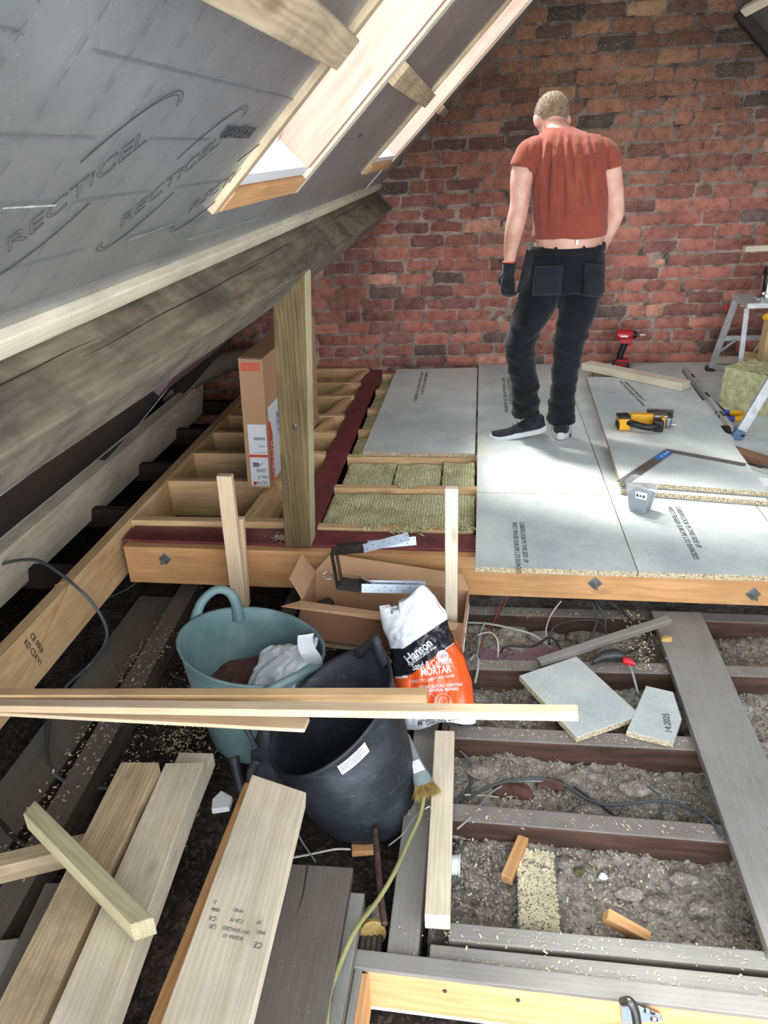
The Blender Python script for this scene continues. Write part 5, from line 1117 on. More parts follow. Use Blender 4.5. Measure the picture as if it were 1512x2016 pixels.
# chipboard offcuts
def offcut(px, z, label, th=.022): return panel([at(u, v, z)[:2] for u, v in px], z, label, th, None, 'chipboard_offcut')
oc = offcut([(1022, 1330), (1135, 1292), (1262, 1408), (1135, 1452)], -.275, 'larger square chipboard offcut on the old joists')
for v_ in oc.data.vertices: pass
o2 = offcut([(1272, 1350), (1325, 1362), (1342, 1415), (1326, 1462), (1233, 1440)], -.274, 'smaller chipboard offcut beside the grey walking plank')
p = at(1322, 1440, -.274); text('print', '14:2025', frame(p + V((0, -.01, .001)), (.1, 1, 0), (0, 0, 1)), .03, M['ink'], o2, ext=.0002)
a, b = at(1060, 1300, -.268), at(1318, 1215, -.205); beam('chipboard_strip', a, b, .036, .022, M['old_grey'], 'narrow chipboard strip leaning on the walking plank', 'offcut')
lump('foam_scrap', at(1312, 1258, -.262), (.022, .016, .012), 'bristle', 'crumpled yellow foam scrap on the walking plank', 'foam', seed=9)

# ------------------------------------------------------------------ tools on the new floor
def part(name, par, mat, fn, **kw):
    mb = MB(); fn(mb); m = kw.pop('m', None)
    return mb.build(name, mat, par, **kw)
def LB(par, base, xdir, up=(0, 0, 1)):          # local frame helper: returns function building parts in it
    m = frame(base, xdir, up)
    def mk(name, mat, shapes, bevel=.003, smooth=False, parent=None):
        mb = MB()
        for sh in shapes:
            if sh[0] == 'b': mb.box(sh[1], sh[2], (Euler(sh[3]).to_matrix() if len(sh) > 3 else None))
            elif sh[0] == 't': mb.tube(sh[1], sh[2], 14)
            elif sh[0] == 's': mb.tube(smoothpts(sh[1], 6), sh[2], 12)
            elif sh[0] == 'e': mb.ell(sh[1], sh[2])
        mb.v = [m @ p for p in mb.v]; return mb.build(name, M[mat] if isinstance(mat, str) else mat, parent or par, bevel=bevel, smooth=smooth, m=m)
    return mk, m
A, B = at(1213, 845, .050), at(1338, 843, .050)
js = thing('jigsaw', 'yellow and black cordless jigsaw lying on its side on the chipboard stack', 'jigsaw', A); mk, m = LB(js, A, B - A)
mk('battery', 'yellow', [('b', (.035, .01, .034), (.062, .085, .064))], .008); mk('battery_top', 'black', [('b', (.035, .012, .070), (.064, .078, .012)), ('b', (.003, -.02, .03), (.006, .05, .04))], .004)
for k in range(3): mk('vent', 'black', [('b', (-.001, -.012 + .016 * k, .032), (.003, .006, .034))], .0005)
mk('handle', 'black', [('s', [(.055, -.02, .045), (.075, -.045, .045), (.11, -.062, .038), (.15, -.075, .034), (.185, -.07, .034), (.215, -.05, .034)], .017)], 0, 'all')
mk('grip_end', 'black', [('b', (.205, -.048, .034), (.055, .045, .062), (0, 0, -.25))], .010)
mk('body', 'yellow', [('b', (.14, .045, .040), (.12, .045, .062), (0, 0, -.12)), ('b', (.085, .035, .040), (.05, .04, .05)), ('b', (.232, -.02, .045), (.018, .07, .06), (0, 0, -.1))], .008)
mk('gearhead', 'zincd', [('b', (.232, .035, .040), (.075, .075, .066), (0, 0, -.1)), ('b', (.268, .01, .036), (.03, .05, .05))], .007)
mk('shoe_plate', 'darksteel', [('b', (.245, .088, .045), (.135, .006, .07), (0, 0, -.22)), ('b', (.235, .080, .045), (.10, .012, .022), (0, 0, -.22))], .003)
mk('blade_guide', 'chrome', [('b', (.292, .015, .035), (.012, .030, .040)), ('t', [(.29, .045, .035), (.30, .010, .055)], .004), ('t', [(.285, .0, .02), (.312, -.004, .02)], .004)], .002)
# impact driver
A = V((.985, 5.36, .022)); dr = thing('impact_driver', 'red and black cordless impact driver standing by the brick wall', 'driver', A); mk, m = LB(dr, A, (1, -.1, 0))
mk('battery', 'black', [('b', (.0, 0, .022), (.115, .072, .044))], .008); mk('battery_cover', 'red', [('b', (.012, 0, .048), (.085, .066, .022)), ('b', (.0, -.037, .024), (.08, .003, .014))], .008)
mk('handle', 'black', [('s', [(-.012, 0, .055), (-.004, 0, .10), (.012, 0, .15), (.022, 0, .19)], .022)], 0, 'all')
mk('head', 'red', [('t', [(-.045, 0, .225), (-.040, 0, .225), (.055, 0, .225), (.062, 0, .225)], [.026, .036, .036, .031]), ('b', (.02, 0, .185), (.07, .045, .03))], 0, True)
mk('trigger', 'red', [('b', (.050, 0, .165), (.018, .022, .035), (0, .3, 0))], .004); mk('nose', 'black', [('t', [(.060, 0, .225), (.085, 0, .225), (.090, 0, .225)], [.030, .024, .015])], 0, True)
mk('chuck', 'darksteel', [('t', [(.088, 0, .225), (.108, 0, .225)], .012)], 0, True); mk('bit', 'chrome', [('t', [(.108, 0, .225), (.145, 0, .225)], .004)], 0, True); mk('name_strip', 'white', [('b', (.005, -.0365, .222), (.05, .002, .012))], .0005)
# steel roofing square
A, Bq, Cq = at(1312, 884, .053), at(1214, 948, .053), at(1470, 913, .053)
sq = thing('framing_square', 'large steel square with blue sticker lying on the chipboard stack', 'square', A)
d1, d2 = (Bq - A).normalized(), (Cq - A).normalized(); n1, n2 = V((0, 0, 1)).cross(d1), V((0, 0, 1)).cross(d2); n1 = n1 if n1.dot(d2) > 0 else -n1; n2 = n2 if n2.dot(d1) > 0 else -n2
mb = MB(); poly = [A - d1 * .0, Bq, Bq + n1 * .052, A + d2 * .052 + d1 * .045, Cq + n2 * .036, Cq]; mb.prism([A, Bq, Bq + n1 * .05], (0, 0, .002)); mb.v = []; mb.f = []; mb.mi = []
mb.prism([A, Bq, Bq + n1 * .050, A + n1 * .050], (0, 0, .0022)); mb.build('wide_blade', M['tool_steel'], sq); mb = MB(); mb.prism([A, A + n2 * .036, Cq + n2 * .036, Cq], (0, 0, .0021)); mb.build('narrow_blade', M['tool_steel'], sq)
mb = MB(); a1, a2 = A + d1 * .03, A + d1 * .155; q = [a1 + n1 * .004, a2 + n1 * .004, a2 + n1 * .046, a1 + n1 * .046]; mb.prism([p + V((0, 0, .0022)) for p in q], (0, 0, .0006)); stq = mb.build('sticker', M['bluelabel'], sq)
for f in (.045, .075, .11): MB().ell(A + d1 * f + n1 * .025 + V((0, 0, .003)), (.008, .008, .0005)).build('mark', M['label'], stq)
# clear tub of dark screws
t = thing('clear_tub', 'clear plastic tub half full of dark screws on the chipboard floor', 'tub', (.70, 3.09, 0))
def trp(z, k=1.0): 
    f = z / .135; ax, ay = (.040 + .020 * f) * k, (.036 + .014 * f) * k; r = Matrix.Rotation(math.radians(-33), 3, 'Z'); pts = []
    for sx, sy in ((-1, -1), (1, -1), (1, 1), (-1, 1)):
        for k_ in range(5): 
            a = math.atan2(sy, sx) - PI / 4 + PI / 2 * k_ / 4; cr = .012; pts.append(V((.705, 3.085, z + .002)) + r @ V((sx * (ax - cr) + cr * math.cos(a), sy * (ay - cr) + cr * math.sin(a), 0)))
    return pts
MB().loft([trp(0), trp(.002), trp(.06), trp(.130), trp(.135, 1.05), trp(.135, 1.0), trp(.130, .97), trp(.06, .97), trp(.006, .96)], True).build('body', M['clear'], t, smooth='all')
MB().loft([trp(.008, .93), trp(.04, .93), trp(.078, .93), trp(.082, .85)], True).build('screws', M['screws'], t, smooth='all')['kind'] = 'stuff'
r = Matrix.Rotation(math.radians(-33), 3, 'Z'); lm = V((.705, 3.085, 0)) + r @ V((.018, -.0515, .092)); fm = frame(lm, r @ V((1, 0, 0)), r @ V((0, -1, .05)))
mb = MB(); mb.box((0, 0, .0), (.050, .032, .0006)); mb.v = [fm @ p for p in mb.v]; lb = mb.build('label', M['label'], t)
for k in range(3): 
    mb = MB(); mb.box((-.016 + .014 * k, -.002, .0006), (.009, .008 if k % 2 else .012, .0004)); mb.v = [fm @ p for p in mb.v]; mb.build('symbol', M['ink'], lb)
# timber length on the stack, spirit level, saw and clutter
beam('timber_length', at(1154, 712, .100), at(1352, 752, .100), .095, .048, M['pine'], 'short pale timber length lying across the top of the chipboard stack', 'timber')
lv = beam('spirit_level', (1.395, 5.28, .052), (1.345, 3.98, .052), .026, .05, M['alu'], 'aluminium spirit level lying beside the chipboard stack', 'level', bevel=.003)
for f in (.2, .52, .8):
    c_ = V((1.395, 5.28, .0524)).lerp(V((1.345, 3.98, .0524)), f); MB().box(c_, (.016, .09, .001)).build('vial_window', M['black'], lv)
sw = thing('hand_saw', 'hand saw with blue and yellow handle right of the level', 'saw', at(1420, 825, 0)); a, b = at(1392, 786, .012), at(1424, 822, .02); d = (b - a).normalized(); s_ = V((0, 0, 1)).cross(d)
MB().prism([a - s_ * .025 - d * .25, a - s_ * .03, b - s_ * .055, b + s_ * .055, a + s_ * .035, a + s_ * .02 - d * .25], (0, 0, .0014)).build('blade', M['darksteel'], sw)
h0 = at(1418, 822, .02); mk, m = LB(sw, h0, at(1458, 822, .02) - h0)
mk('handle', 'blue', [('s', [(0, .06, .012), (.005, .02, .012), (.0, -.03, .012), (.03, -.058, .012), (.055, -.06, .012)], .016), ('s', [(0, .05, .012), (.03, .052, .012), (.06, .048, .012)], .014)], 0, 'all'); mk('grip', 'yellow', [('s', [(.055, -.06, .012), (.10, -.045, .012), (.125, -.01, .012), (.115, .035, .012), (.06, .048, .012)], .017)], 0, 'all')
bb = thing('bench_brush', 'black hand brush head with tan bristles near the stack edge', 'brush', at(1435, 858, .02)); mk, m = LB(bb, at(1418, 852, .0), at(1458, 866, .0) - at(1418, 852, .0)); mk('stock', 'black', [('e', (.07, 0, .03), (.085, .032, .022))], 0, 'all'); mk('bristles', 'bristle', [('b', (.045, .035, .03), (.09, .04, .03))], .006)
beam('wood_block', at(1438, 880, .045), at(1510, 902, .045), .075, .045, plain('brown_block_wood', rgb(132, 96, 76), .7, var=.2), 'reddish brown wood block right of the chipboard stack', 'block')
wire('pencil', [at(1474, 912, .02), at(1500, 918, .03), at(1530, 924, .02)], .005, M['black'], 'dark marker lying by the brown block at the right edge', 'pen')
tag(MB().box(at(1520, 950, .004), (.12, .10, .004)).build('paper_scrap', M['white']), 'white paper scrap at the right edge of the floor', 'paper')
# chunk of mineral wool
mb = MB(); cm = Matrix.Translation((1.615, 4.53, .0)) @ Matrix.Rotation(math.radians(38), 4, 'Z'); hx, hy, hzz = .135, .135, .235
def cube_pts(face):
    def fn(a, b):
        p = {'t': V((2 * a - 1, 2 * b - 1, 1)), 'f': V((2 * a - 1, -1, 2 * b - 1)), 'b': V((1 - 2 * a, 1, 2 * b - 1)), 'l': V((-1, 1 - 2 * a, 2 * b - 1)), 'r': V((1, 2 * a - 1, 2 * b - 1))}[face]
        q = V((p.x * hx, p.y * hy, (p.z + 1) / 2 * hzz)); r_ = (.016 if face == 't' else .008); q += V((nz(q * 22, 1, 1), nz(q * 22, 1, 5), nz(q * 26, 1, 9))) * r_ * (1 if q.z > .01 else 0) + V((nz(q * 80, 1, 1), nz(q * 80, 1, 5), nz(q * 80, 1, 9))) * .006 * (1 if q.z > .01 else 0); return cm @ q
    return fn
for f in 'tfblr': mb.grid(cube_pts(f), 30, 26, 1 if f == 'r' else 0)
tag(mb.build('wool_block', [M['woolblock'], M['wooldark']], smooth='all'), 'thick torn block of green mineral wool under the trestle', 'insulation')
q = [aty(1444, 758, 4.86), aty(1463, 690, 5.12), aty(1600, 715, 5.05), aty(1580, 790, 4.80)]; n = (q[1] - q[0]).cross(q[2] - q[1]).normalized() * .015
tag(MB().prism(q, n).build('plywood_offcut', M['ply'], bevel=.001, m=frame(q[0], q[2] - q[1], n)), 'plywood offcut leaning behind the wool block', 'plywood')
beam('skirting_timber', (1.66, 5.50, .05), (2.3, 5.48, .05), .045, .045, M['pine'], 'pale timber on the floor at the foot of the brick wall', 'timber')
# trestle platform
tr = thing('work_platform', 'folding aluminium work platform by the brick wall at the right edge', 'platform', (1.6, 4.7, 0)); m = frame((0, 0, 0), (1, 0, 0), (0, 0, 1))
def bar(nm, a, b, wd, dp, mat='alu', up=(0, -1, 0)): return beam(nm, a, b, wd, dp, M[mat], parent=tr, up=up, top=False, bevel=.004)
TL, TR_, FL, FR = V((1.635, 5.20, .49)), V((2.12, 5.16, .49)), V((1.625, 4.94, .49)), V((2.11, 4.90, .49))
bar('rear_leg', (1.575, 5.32, .0), TL, .042, .022); bar('rear_leg', (2.20, 5.28, .0), TR_, .042, .022); bar('front_leg', (1.60, 4.80, .0), FL, .030, .022); bar('front_leg', (2.20, 4.76, .0), FR, .042, .022)
bar('rung', (1.60, 5.262, .235), (2.17, 5.24, .235), .035, .02); bar('brace', (1.59, 5.29, .12), (1.69, 5.25, .225), .018, .008); bar('brace', (1.86, 5.24, .235), (1.80, 5.24, .12), .018, .008)
mb = MB(); mb.prism([TL + V((-.01, .06, 0)), TR_ + V((.03, .06, 0)), FR + V((.03, -.03, .015)), FL + V((-.01, -.03, 0))], (0, 0, .035)); mb.build('top_deck', M['alu'], tr, bevel=.006)
for i in range(5):
    a, b = TL.lerp(TR_, .12 + .19 * i) + V((0, .02, .036)), FL.lerp(FR, .12 + .19 * i) + V((0, 0, .052)); mb = MB(); mb.tube([a, b], .006, 6); mb.build('tread_rib', M['alu'], tr)
for p, mt in (((1.572, 5.325, .012), 'darksteel'), ((2.20, 5.285, .012), 'darksteel')): MB().box(p, (.055, .05, .05 if mt == 'blue' else .03), Euler((.15, .3, 0)).to_matrix()).build('foot', plain('dusty_blue_foot', rgb(86, 110, 142), .7) if mt == 'blue' else M[mt], tr, bevel=.004)
MB().ell((1.575, 5.17, .455), (.016, .016, .016)).build('red_knob', M['red'], tr, smooth='all'); MB().box((1.70, 5.14, .478), (.10, .02, .03)).build('warning_label', M['label'], tr)
sl = thing('step_ladder', 'aluminium step ladder whose dusty blue foot stands at the right edge', 'ladder', (1.37, 3.97, 0))
def bar2(nm, a, b, wd, dp, up=(0, -1, 0)): return beam(nm, a, b, wd, dp, M['alu'], parent=sl, up=up, top=False, bevel=.004)
bar2('front_leg', (1.372, 3.975, .03), (1.80, 4.08, 1.0), .05, .026); bar2('front_leg', (2.10, 3.90, .03), (2.06, 4.08, 1.0), .05, .026); bar2('back_leg', (1.96, 4.44, .02), (1.88, 4.16, .98), .035, .02); bar2('back_leg', (2.12, 4.50, .02), (2.06, 4.14, .98), .035, .02)
for z_ in (.27, .52, .77): bar2('step', (1.38 + .43 * z_, 4.0 + .1 * z_, z_), (2.09, 3.92 + .1 * z_, z_), .09, .022, (0, 0, 1))
MB().box((1.93, 4.1, 1.01), (.34, .2, .03)).build('top_cap', M['alu'], sl, bevel=.004)
for p in ((1.362, 3.972, .028), (2.10, 3.90, .028)): MB().box(p, (.058, .05, .056), Euler((.1, .4, 0)).to_matrix()).build('foot', plain('dusty_blue_foot', rgb(96, 118, 148), .7), sl, bevel=.005)
fk = thing('flask', 'steel vacuum flask with black lid standing on the work platform', 'flask', (1.785, 5.10, .53)); fz = .527
MB().tube([(1.785, 5.10, fz), (1.785, 5.10, fz + .01), (1.785, 5.10, fz + .03), (1.785, 5.10, fz + .04), (1.785, 5.10, fz + .135)], [.058, .060, .050, .047, .047], 28).build('body', M['chrome'], fk, smooth=True)
MB().tube([(1.785, 5.10, fz + .135), (1.785, 5.10, fz + .165), (1.785, 5.10, fz + .180)], [.044, .042, .034], 28).build('lid', M['black'], fk, smooth=True)
lump('yellow_tape', (1.735, 4.86, .455), (.035, .025, .022), 'yellow', 'yellow tape measure lying at the platform edge', 'tape', seed=6)
beam('propped_timber', (1.78, 4.86, .0), (1.79, 4.86, .432), .13, .10, M['ply'], 'upright timber block standing under the work platform', 'timber', up=(0, -1, 0), top=False)
beam('shelf_timber', aty(1466, 484, 5.40), aty(1466, 484, 5.40) + V((.6, 0, .005)), .06, .035, M['pine'], 'pale timber end projecting in front of the brick wall at right', 'timber')
a_, b_ = aty(1462, 28, 5.35), aty(1540, -14, 5.0); beam('roof_noggin', a_, b_, .05, .04, M['pine'], 'pale timber stub on the right roof slope at the top corner', 'timber', up=(-.6, 0, -.7))
beam('roof_rail', (1.52, 5.50, 2.118), (1.9, 5.50, 1.75), .05, .06, M['darkwood'], 'dark rafter end against the brick at the top right corner', 'rafter', up=(.7, 0, .7))

# ------------------------------------------------------------------ the man
def er(c, rx, ry, rot=0, n=28, tilt=(0, 0), sq_=1.0):
    out = []
    for k in range(n):
        a = 2 * PI * k / n; ca, sa = math.cos(a), math.sin(a); x = rx * math.copysign(abs(ca) ** sq_, ca); y = ry * math.copysign(abs(sa) ** sq_, sa)
        x, y = x * math.cos(rot) - y * math.sin(rot), x * math.sin(rot) + y * math.cos(rot); out.append(V((c[0] + x, c[1] + y, c[2] + tilt[0] * x + tilt[1] * y)))
    return out
def limb(mb, pts, n=20):        # (x, y, z, r)
    P = smoothpts([p[:3] for p in pts], 6); rr_ = smoothpts([(p[3], p[4] if len(p) > 4 else p[3], 0) for p in pts], 6); mb.tube(P, [q.x for q in rr_], n); return mb
def solid(name, mb, mat, parent, voxel=.007, smooth_it=6, fold=None, sub=0):
    o = mb.build(name, mat, parent, smooth='all')
    md = o.modifiers.new('r', 'REMESH'); md.mode = 'VOXEL'; md.voxel_size = voxel; md.use_smooth_shade = True
    md = o.modifiers.new('s', 'SMOOTH'); md.iterations = smooth_it; md.factor = .5
    bake(o)
    if fold:
        me = o.data; ns = [v.normal.copy() for v in me.vertices]
        for v, n in zip(me.vertices, ns): v.co += n * fold(v.co, n)
    for p in o.data.polygons: p.use_smooth = True
    return o
man = thing('person', 'man seen from behind in rust t-shirt, black work trousers and a black glove, head bowed', 'person', (.38, 3.95, 0))
body = MB()
body.loft([er((.425, 3.955, .88), .13, .10), er((.428, 3.95, .98), .160, .105), er((.430, 3.95, 1.06), .158, .106), er((.425, 3.955, 1.20), .155, .110), er((.410, 3.97, 1.33), .168, .115), er((.400, 3.985, 1.42), .165, .105), er((.385, 4.01, 1.475), .11, .085), er((.365, 4.035, 1.51), .062, .062), er((.352, 4.065, 1.535), .056, .060), er((.342, 4.09, 1.555), .052, .058)])
hc = V((.334, 4.115, 1.568)); hm = Euler((math.radians(-46), math.radians(2), math.radians(8))).to_matrix()
body.ell(hc, (.076, .096, .088), hm, 24, 16); body.ell(hc + hm @ V((0, .030, -.060)), (.058, .070, .070), hm, 20, 14)          # skull, jaw
body.ell(hc + hm @ V((0, .100, -.030)), (.014, .020, .024), hm); body.ell(hc + hm @ V((0, .083, .006)), (.050, .016, .012), hm); body.ell(hc + hm @ V((0, .085, -.075)), (.028, .016, .010), hm)
for sx in (-1, 1): body.ell(hc + hm @ V((sx * .078, .006, -.028)), (.010, .019, .031), hm @ Euler((.2, 0, sx * .35)).to_matrix(), 14, 10)
limb(body, [(.26, 3.985, 1.425, .058), (.218, 3.975, 1.375, .060), (.196, 3.955, 1.30, .054), (.190, 3.935, 1.20, .046), (.178, 3.935, 1.13, .046), (.165, 3.95, 1.06, .043), (.155, 3.965, .99, .034), (.152, 3.97, .93, .028), (.147, 3.97, .88, .030)])
limb(body, [(.54, 3.99, 1.42, .058), (.582, 3.975, 1.36, .058), (.608, 3.955, 1.28, .053), (.626, 3.95, 1.20, .046), (.634, 3.955, 1.14, .045), (.622, 3.99, 1.08, .043), (.604, 4.04, 1.00, .035), (.586, 4.08, .93, .028), (.575, 4.10, .89, .030)])
def hand(mb, wr, dr_, palm_n, side, curl, sc_=1.0, thumb=1, extra=0):
    d = V(dr_).normalized(); n = V(palm_n); n = (n - d * n.dot(d)).normalized(); s = d.cross(n) * side; W0 = V(wr)
    def ringp(f, w_, h): c_ = W0 + d * f * sc_; return [c_ + s * w_ * sc_ * math.cos(2 * PI * k / 16) + n * h * sc_ * math.sin(2 * PI * k / 16) for k in range(16)]
    mb.loft([ringp(-.02, .026 + extra, .021 + extra), ringp(.01, .030 + extra, .018 + extra), ringp(.045, .040 + extra, .017 + extra), ringp(.085, .042 + extra, .015 + extra), ringp(.096, .038, .011)])
    for i, (o_, L) in enumerate(((-.031, .066), (-.011, .075), (.010, .070), (.030, .055))):
        p = W0 + (d * .085 + s * o_) * sc_; dd = d.copy(); pts = [tuple(p - d * .015) + (.0100 + extra,)]; ang = curl[i]
        for j, f in enumerate((.42, .32, .26)):
            q = Matrix.Rotation(ang * (.55, .9, .7)[j], 3, s); dd = (q @ dd) if (q @ dd).dot(n) > dd.dot(n) else (q.inverted() @ dd); p = p + dd * L * f * sc_ * 1.0; pts.append(tuple(p) + (.0096 - .0010 * j + extra,))
        limb(mb, pts, 12)
    if thumb:
        p = W0 + (d * .022 + s * -.030) * sc_; pts = [tuple(W0 + d * .015 * sc_ - s * .018 * sc_) + (.013 + extra,)]
        for dd, L in ((d * .6 - s * .75 + n * .35, .030), (d * .85 - s * .35 + n * .55, .030), (d * .85 + s * .0 + n * .6, .024)): p = p + dd.normalized() * L * sc_; pts.append(tuple(p) + (.0105 + extra,))
        limb(mb, pts, 12)
hand(body, (.147, 3.97, .885), (-.02, .05, -1), (.55, .75, 0), 1, (.55, .6, .65, .7), .92)
hand(body, (.575, 4.10, .885), (-.15, .25, -1), (-.7, .6, 0), -1, (.5, .5, .55, .6), .92)
bd = solid('body', body, M['skin'], man, .0052, 4)
for sx in (-1, 1): MB().ell(hc + hm @ V((sx * .028, .086, -.012)), (.010, .006, .007), hm).build('eye', M['white'], man, smooth='all')
# hair
hb = MB(); hb.ell(hc + hm @ V((0, -.004, .006)), (.0795, .099, .090), hm, 40, 26)
inv_ = hm.inverted(); keep = MB(); 
def hairfn(p):
    q = inv_ @ (p - hc); return not (q.y > .066 - .25 * max(0, q.z) or q.z < (-.072 if q.y < -.03 else (-.072 + (q.y + .03) * .85)) or (abs(q.x) > .064 and q.z < -.008 and -.018 < q.y < .03))
me = bpy.data.meshes.new('hair'); bm = bmesh.new()
vs = [bm.verts.new(p + (p - hc).normalized() * .0022 * nz(p * 160)) for p in hb.v]
for f in hb.f[:-2]:
    if all(hairfn(hb.v[i]) for i in f): bm.faces.new([vs[i] for i in f])
bmesh.ops.delete(bm, geom=[v for v in bm.verts if not v.link_faces], context='VERTS'); bmesh.ops.recalc_face_normals(bm, faces=bm.faces)
rr = random.Random(8); fs = list(bm.faces)
for k in range(5200):                                       # short cropped strands
    f = fs[rr.randrange(len(fs))]; w3 = [rr.random() for _ in f.verts]; sw_ = sum(w3); p = sum((v.co * (a / sw_) for v, a in zip(f.verts, w3)), V((0, 0, 0))); n = (p - hc).normalized()
    d = (n * .5 + hm @ V((0, .35, -.25)) + V((rr.gauss(0, .3), rr.gauss(0, .3), rr.gauss(0, .3)))).normalized() * rr.uniform(.005, .010); s_ = d.cross(n).normalized() * .0007
    a = bm.verts.new(p - s_); b = bm.verts.new(p + s_); c_ = bm.verts.new(p + d); bm.faces.new((a, b, c_))
bm.to_mesh(me); bm.free(); o = link('hair', me, M['hair'], man)
for p in me.polygons: p.use_smooth = True
# t-shirt with folds falling from the shoulders
sh = MB()
sh.loft([er((.432, 3.952, 1.040), .175, .122), er((.432, 3.950, 1.055), .176, .124), er((.428, 3.950, 1.14), .176, .124), er((.425, 3.955, 1.24), .178, .126), er((.414, 3.962, 1.33), .184, .128), er((.404, 3.975, 1.40), .186, .122), er((.397, 3.988, 1.445), .170, .108), er((.386, 4.005, 1.478), .130, .092), er((.374, 4.018, 1.502), .085, .076), er((.366, 4.028, 1.515), .070, .066)])
limb(sh, [(.30, 3.99, 1.42, .066), (.245, 3.98, 1.408, .074), (.214, 3.968, 1.372, .070), (.200, 3.958, 1.340, .066)]); limb(sh, [(.50, 3.99, 1.415, .066), (.556, 3.978, 1.394, .073), (.588, 3.965, 1.358, .068), (.602, 3.958, 1.325, .064)])
def fold(co, n):
    x, y, z = co; u = (x - .40) * (1 + (z - 1.05) * .9); f = 0
    top = min(1, max(0, (z - 1.04) / .16)) * min(1, max(0, (1.50 - z) / .05)); back = 1 if n.y < .2 else .4
    f += .011 * top * back * math.exp(-((z - 1.33) / .20) ** 2) * (math.sin(u * 92 + 1.4 * nz((x * 5, z * 4, 2)) * 2 + z * 6) ** 3 + .5 * math.sin(u * 150 + 3 + z * 9))
    f += .006 * math.exp(-((u + .12 + (1.45 - z) * .25) / .016) ** 2) * top - .005 * math.exp(-((u - .075 - (1.45 - z) * .18) / .014) ** 2) * top
    f *= min(1, max(.1, (.20 - abs(x - .405)) / .05))
    f += .004 * nz((x * 18, y * 8, z * 9 + 3)) + .003 * math.sin(z * 60 + x * 30) * math.exp(-((z - 1.07) / .06) ** 2) + .0016 * math.exp(-((z - 1.052) / .003) ** 2)
    return f
ts = solid('t_shirt', sh, M['shirt'], man, .0058, 5, fold)
mb = MB(); mb.tube([V((.362 + .062 * math.cos(a), 4.036 + .066 * math.sin(a), 1.517 + .012 * math.sin(a))) for a in [2 * PI * k / 40 for k in range(40)]], .0055, 8, closed=True); mb.build('collar', M['shirt'], ts, smooth='all')
# trousers
tr_ = MB()
tr_.loft([er((.425, 3.952, 1.008), .174, .118, tilt=(0, .10)), er((.425, 3.952, .985), .176, .119), er((.424, 3.950, .92), .186, .128), er((.422, 3.945, .85), .193, .134), er((.418, 3.945, .79), .176, .120)])
limb(tr_, [(.332, 3.95, .84, .100), (.296, 3.95, .745, .101), (.258, 3.945, .66, .090), (.228, 3.935, .58, .079), (.214, 3.935, .52, .079), (.222, 3.955, .44, .073), (.238, 3.97, .36, .071), (.248, 3.98, .28, .074), (.256, 3.985, .20, .073), (.268, 3.985, .13, .074)])
limb(tr_, [(.508, 3.95, .84, .103), (.500, 3.95, .745, .101), (.485, 3.945, .65, .089), (.468, 3.94, .56, .077), (.458, 3.945, .48, .073), (.450, 3.955, .38, .068), (.446, 3.965, .28, .066), (.446, 3.97, .20, .069), (.448, 3.965, .13, .073), (.450, 3.962, .095, .074)])
def tfold(co, n):
    x, y, z = co; f = .0035 * nz((x * 12, y * 8, z * 14)); kx = .24 if x < .37 else .455
    for zc, a, w_ in ((.60, .007, .018), (.55, -.006, .014), (.50, .006, .016), (.44, .004, .014), (.36, .005, .02), (.29, -.006, .016), (.25, .008, .018), (.205, -.007, .014), (.17, .009, .016), (.13, -.004, .010)):
        zz = zc + (x - kx) * (.5 if int(zc * 100) % 2 else -.4) + .012 * nz((x * 9, y * 9, zc * 30)); f += a * math.exp(-((z - zz) / w_) ** 2)
    f += .004 * math.sin((x - .4) * 60 + z * 25) * math.exp(-((z - .76) / .06) ** 2)
    return f
tw = solid('trousers', tr_, M['trousers'], man, .0062, 4, tfold)
mb = MB(); mb.loft([er((.425, 3.952, .978), .181, .124, n=48, tilt=(0, .10)), er((.425, 3.952, 1.006), .178, .121, n=48, tilt=(0, .10))], False); mb.build('waistband', M['trousers'], tw, smooth='all', solid=.004)
def patch(nm, u0, u1, z0, z1, par, mat='pocket', off=.004, tilt=0.0, rnd=1):
    mb = MB()                                                # shell lying on the seat of the trousers, angle u in degrees from straight back
    def fn(a, b):
        ang = math.radians(-90 + (u0 + (u1 - u0) * a)); z = z0 + (z1 - z0) * b + tilt * (a - .5); 
        rx, ry, cx, cy = (.188, .131, .423, 3.948) if z > .88 else (.197, .138, .421, 3.946); e = .004 if .03 < a < .97 and .04 < b < .96 else 0
        return (cx + (rx + off + e) * math.cos(ang), cy + (ry + off + e) * math.sin(ang), z)
    mb.grid(fn, 14, 14); return mb.build(nm, M[mat], par, smooth='all', solid=.003)
patch('back_pocket', -52, -8, .79, .925, tw, tilt=.01); patch('back_pocket', 22, 62, .775, .925, tw, tilt=-.02)
for x0, sg in ((-1, -1), (1, 1)):
    P0 = [V((.425 + sg * .176, 3.93, .985)), V((.425 + sg * .168, 3.86 + .03, .985)), V((.425 + sg * .195, 3.90, .80)), V((.425 + sg * .235 - .01 * (sg > 0), 3.935, .82))]
    if sg < 0: P0 = [aty(1036, 490, 3.90), aty(1050, 500, 3.86), aty(1030, 572, 3.88), aty(1016, 578, 3.93)]
    else: P0 = [aty(1183, 484, 3.90), aty(1191, 484, 3.93), aty(1191, 575, 3.93), aty(1180, 583, 3.90)]
    n = (P0[1] - P0[0]).cross(P0[2] - P0[0]).normalized() * .006; MB().prism(P0, n).build('holster_pocket', M['pocket' if sg < 0 else 'trousers'], tw, bevel=.003)
for x in (.30, .36, .49, .56): 
    a = math.acos(max(-1, min(1, (x - .425) / .183))); y = 3.952 - .126 * math.sin(a); MB().box((x, y, .985), (.012, .006, .045)).build('belt_loop', M['trousers'], tw, bevel=.001)
MB().box(aty(1136, 477, 3.826), (.008, .003, .022)).build('garment_label', M['label'], man)
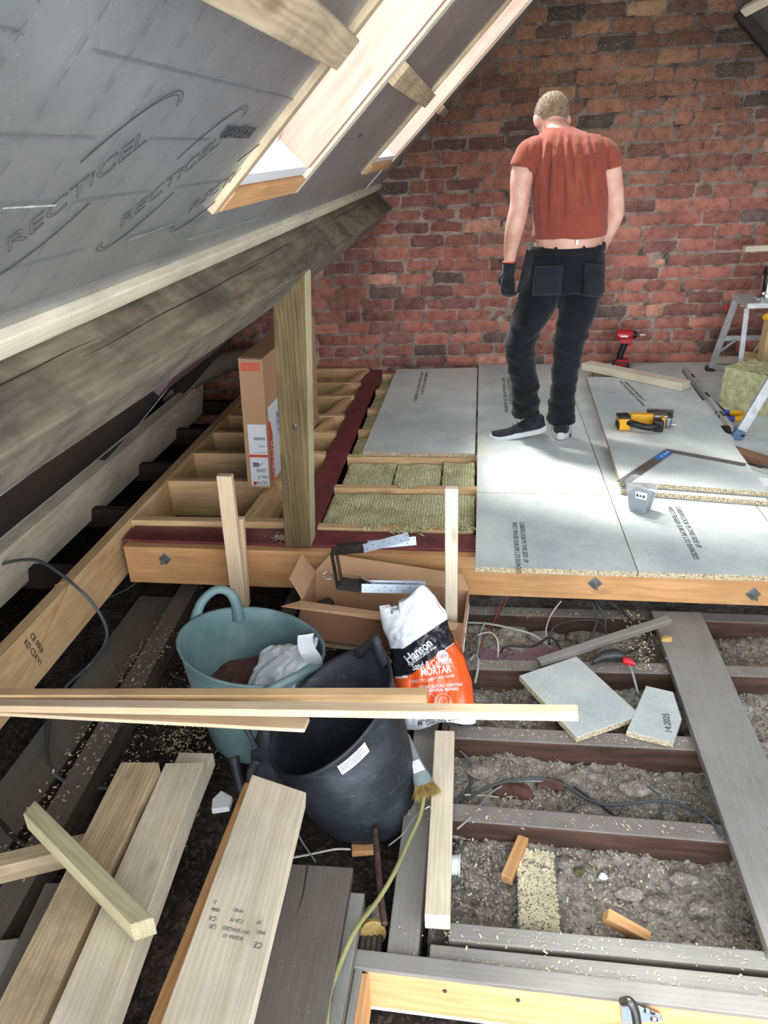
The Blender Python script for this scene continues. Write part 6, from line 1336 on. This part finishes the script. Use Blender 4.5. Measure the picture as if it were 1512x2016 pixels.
# gloves
for wr, dr_, pn, side, curl, lb_ in (((.147, 3.97, .885), (-.02, .05, -1), (.55, .75, 0), 1, (.55, .6, .65, .7), None), ((.575, 4.10, .885), (-.15, .25, -1), (-.7, .6, 0), -1, (.5, .5, .55, .6), None)):
    g = MB(); hand(g, wr, dr_, pn, side, curl, .94, 1, .0028); limb(g, [(wr[0] + .001, wr[1], wr[2] - .01, .031), (wr[0] + .003, wr[1], wr[2] + .02, .033), (wr[0] + .005, wr[1], wr[2] + .042, .034)]); go = solid('glove', g, M['glove'], man, .0045, 3)
    mb = MB(); mb.tube([V((wr[0] + .005 + .033 * math.cos(a), wr[1] + .033 * math.sin(a), wr[2] + .045)) for a in [2 * PI * k / 24 for k in range(24)]], .003, 6, closed=True); mb.build('cuff_band', plain('red_elastic', rgb(190, 60, 60), .7), go, smooth='all')
# shoes: left one points to the left with its heel just lifted, right one points at the wall
def shoe(base, yaw, pitch):
    m = Matrix.Translation(V(base)) @ Matrix.Rotation(yaw, 4, 'Z') @ Matrix.Rotation(pitch, 4, 'Y'); sh_ = bpy.data.objects.new('shoe', None); C.objects.link(sh_); sh_.parent = man; sh_.matrix_basis = m; sh_.matrix_parent_inverse = ORG[man.name].inverted(); ORG[sh_.name] = m
    def prof(x): return .047 * (1 - ((x - .12) / .16) ** 4) ** .42 * (1.08 if x > .1 else .96 + .12 * x / .1) if abs((x - .12) / .16) < 1 else .002
    so = MB(); R2 = []
    for i in range(23):
        x = -.035 + .31 * i / 22; w_ = max(.004, prof(x)); lift = .014 * max(0, (x - .2) / .07) ** 2 + .006 * max(0, (-.0 - x) / .03); hh = .040 if x < .08 else .040 - (x - .08) * .05
        R2.append([m @ V((x, w_ * math.cos(a) * 1.04, lift + hh * .5 + hh * .5 * math.copysign(abs(math.sin(a)) ** .4, math.sin(a)))) for a in [2 * PI * k / 20 for k in range(20)]])
    so.loft(R2).build('sole', M['sole'], sh_, smooth=True)
    up = MB(); R3 = []
    for i in range(23):
        x = -.030 + .29 * i / 22; w_ = max(.004, prof(x) * .96); h = .105 if x < .04 else .105 - (x - .04) * .42 if x < .16 else .055 - (x - .16) * .28
        h = max(.052, h) * (1 if x > -.02 else .85); R3.append([m @ V((x, w_ * math.cos(a) * (1 - .30 * max(0, math.sin(a)) * (h > .06)), .018 + (h - .018) * max(0, math.sin(a)) ** .8 if math.sin(a) > 0 else .018)) for a in [2 * PI * k / 24 for k in range(24)]])
    up.loft(R3).build('upper', M['shoe'], sh_, smooth='all')
    for k in range(4): 
        x = .07 + .022 * k; z = .100 - .0105 * k; MB().tube([m @ V((x, -.022, z)), m @ V((x + .004, 0, z + .008)), m @ V((x, .022, z))], .0022, 6).build('lace', M['black'], sh_, smooth='all')
    MB().tube([m @ V((-.01, -.050, .016)), m @ V((.035, -.051, .016))], .004, 6).build('sole_mark', M['black'], sh_)
shoe((.345, 4.02, .022), math.radians(184), math.radians(9)); shoe((.452, 3.975, .002), math.radians(84), 0)
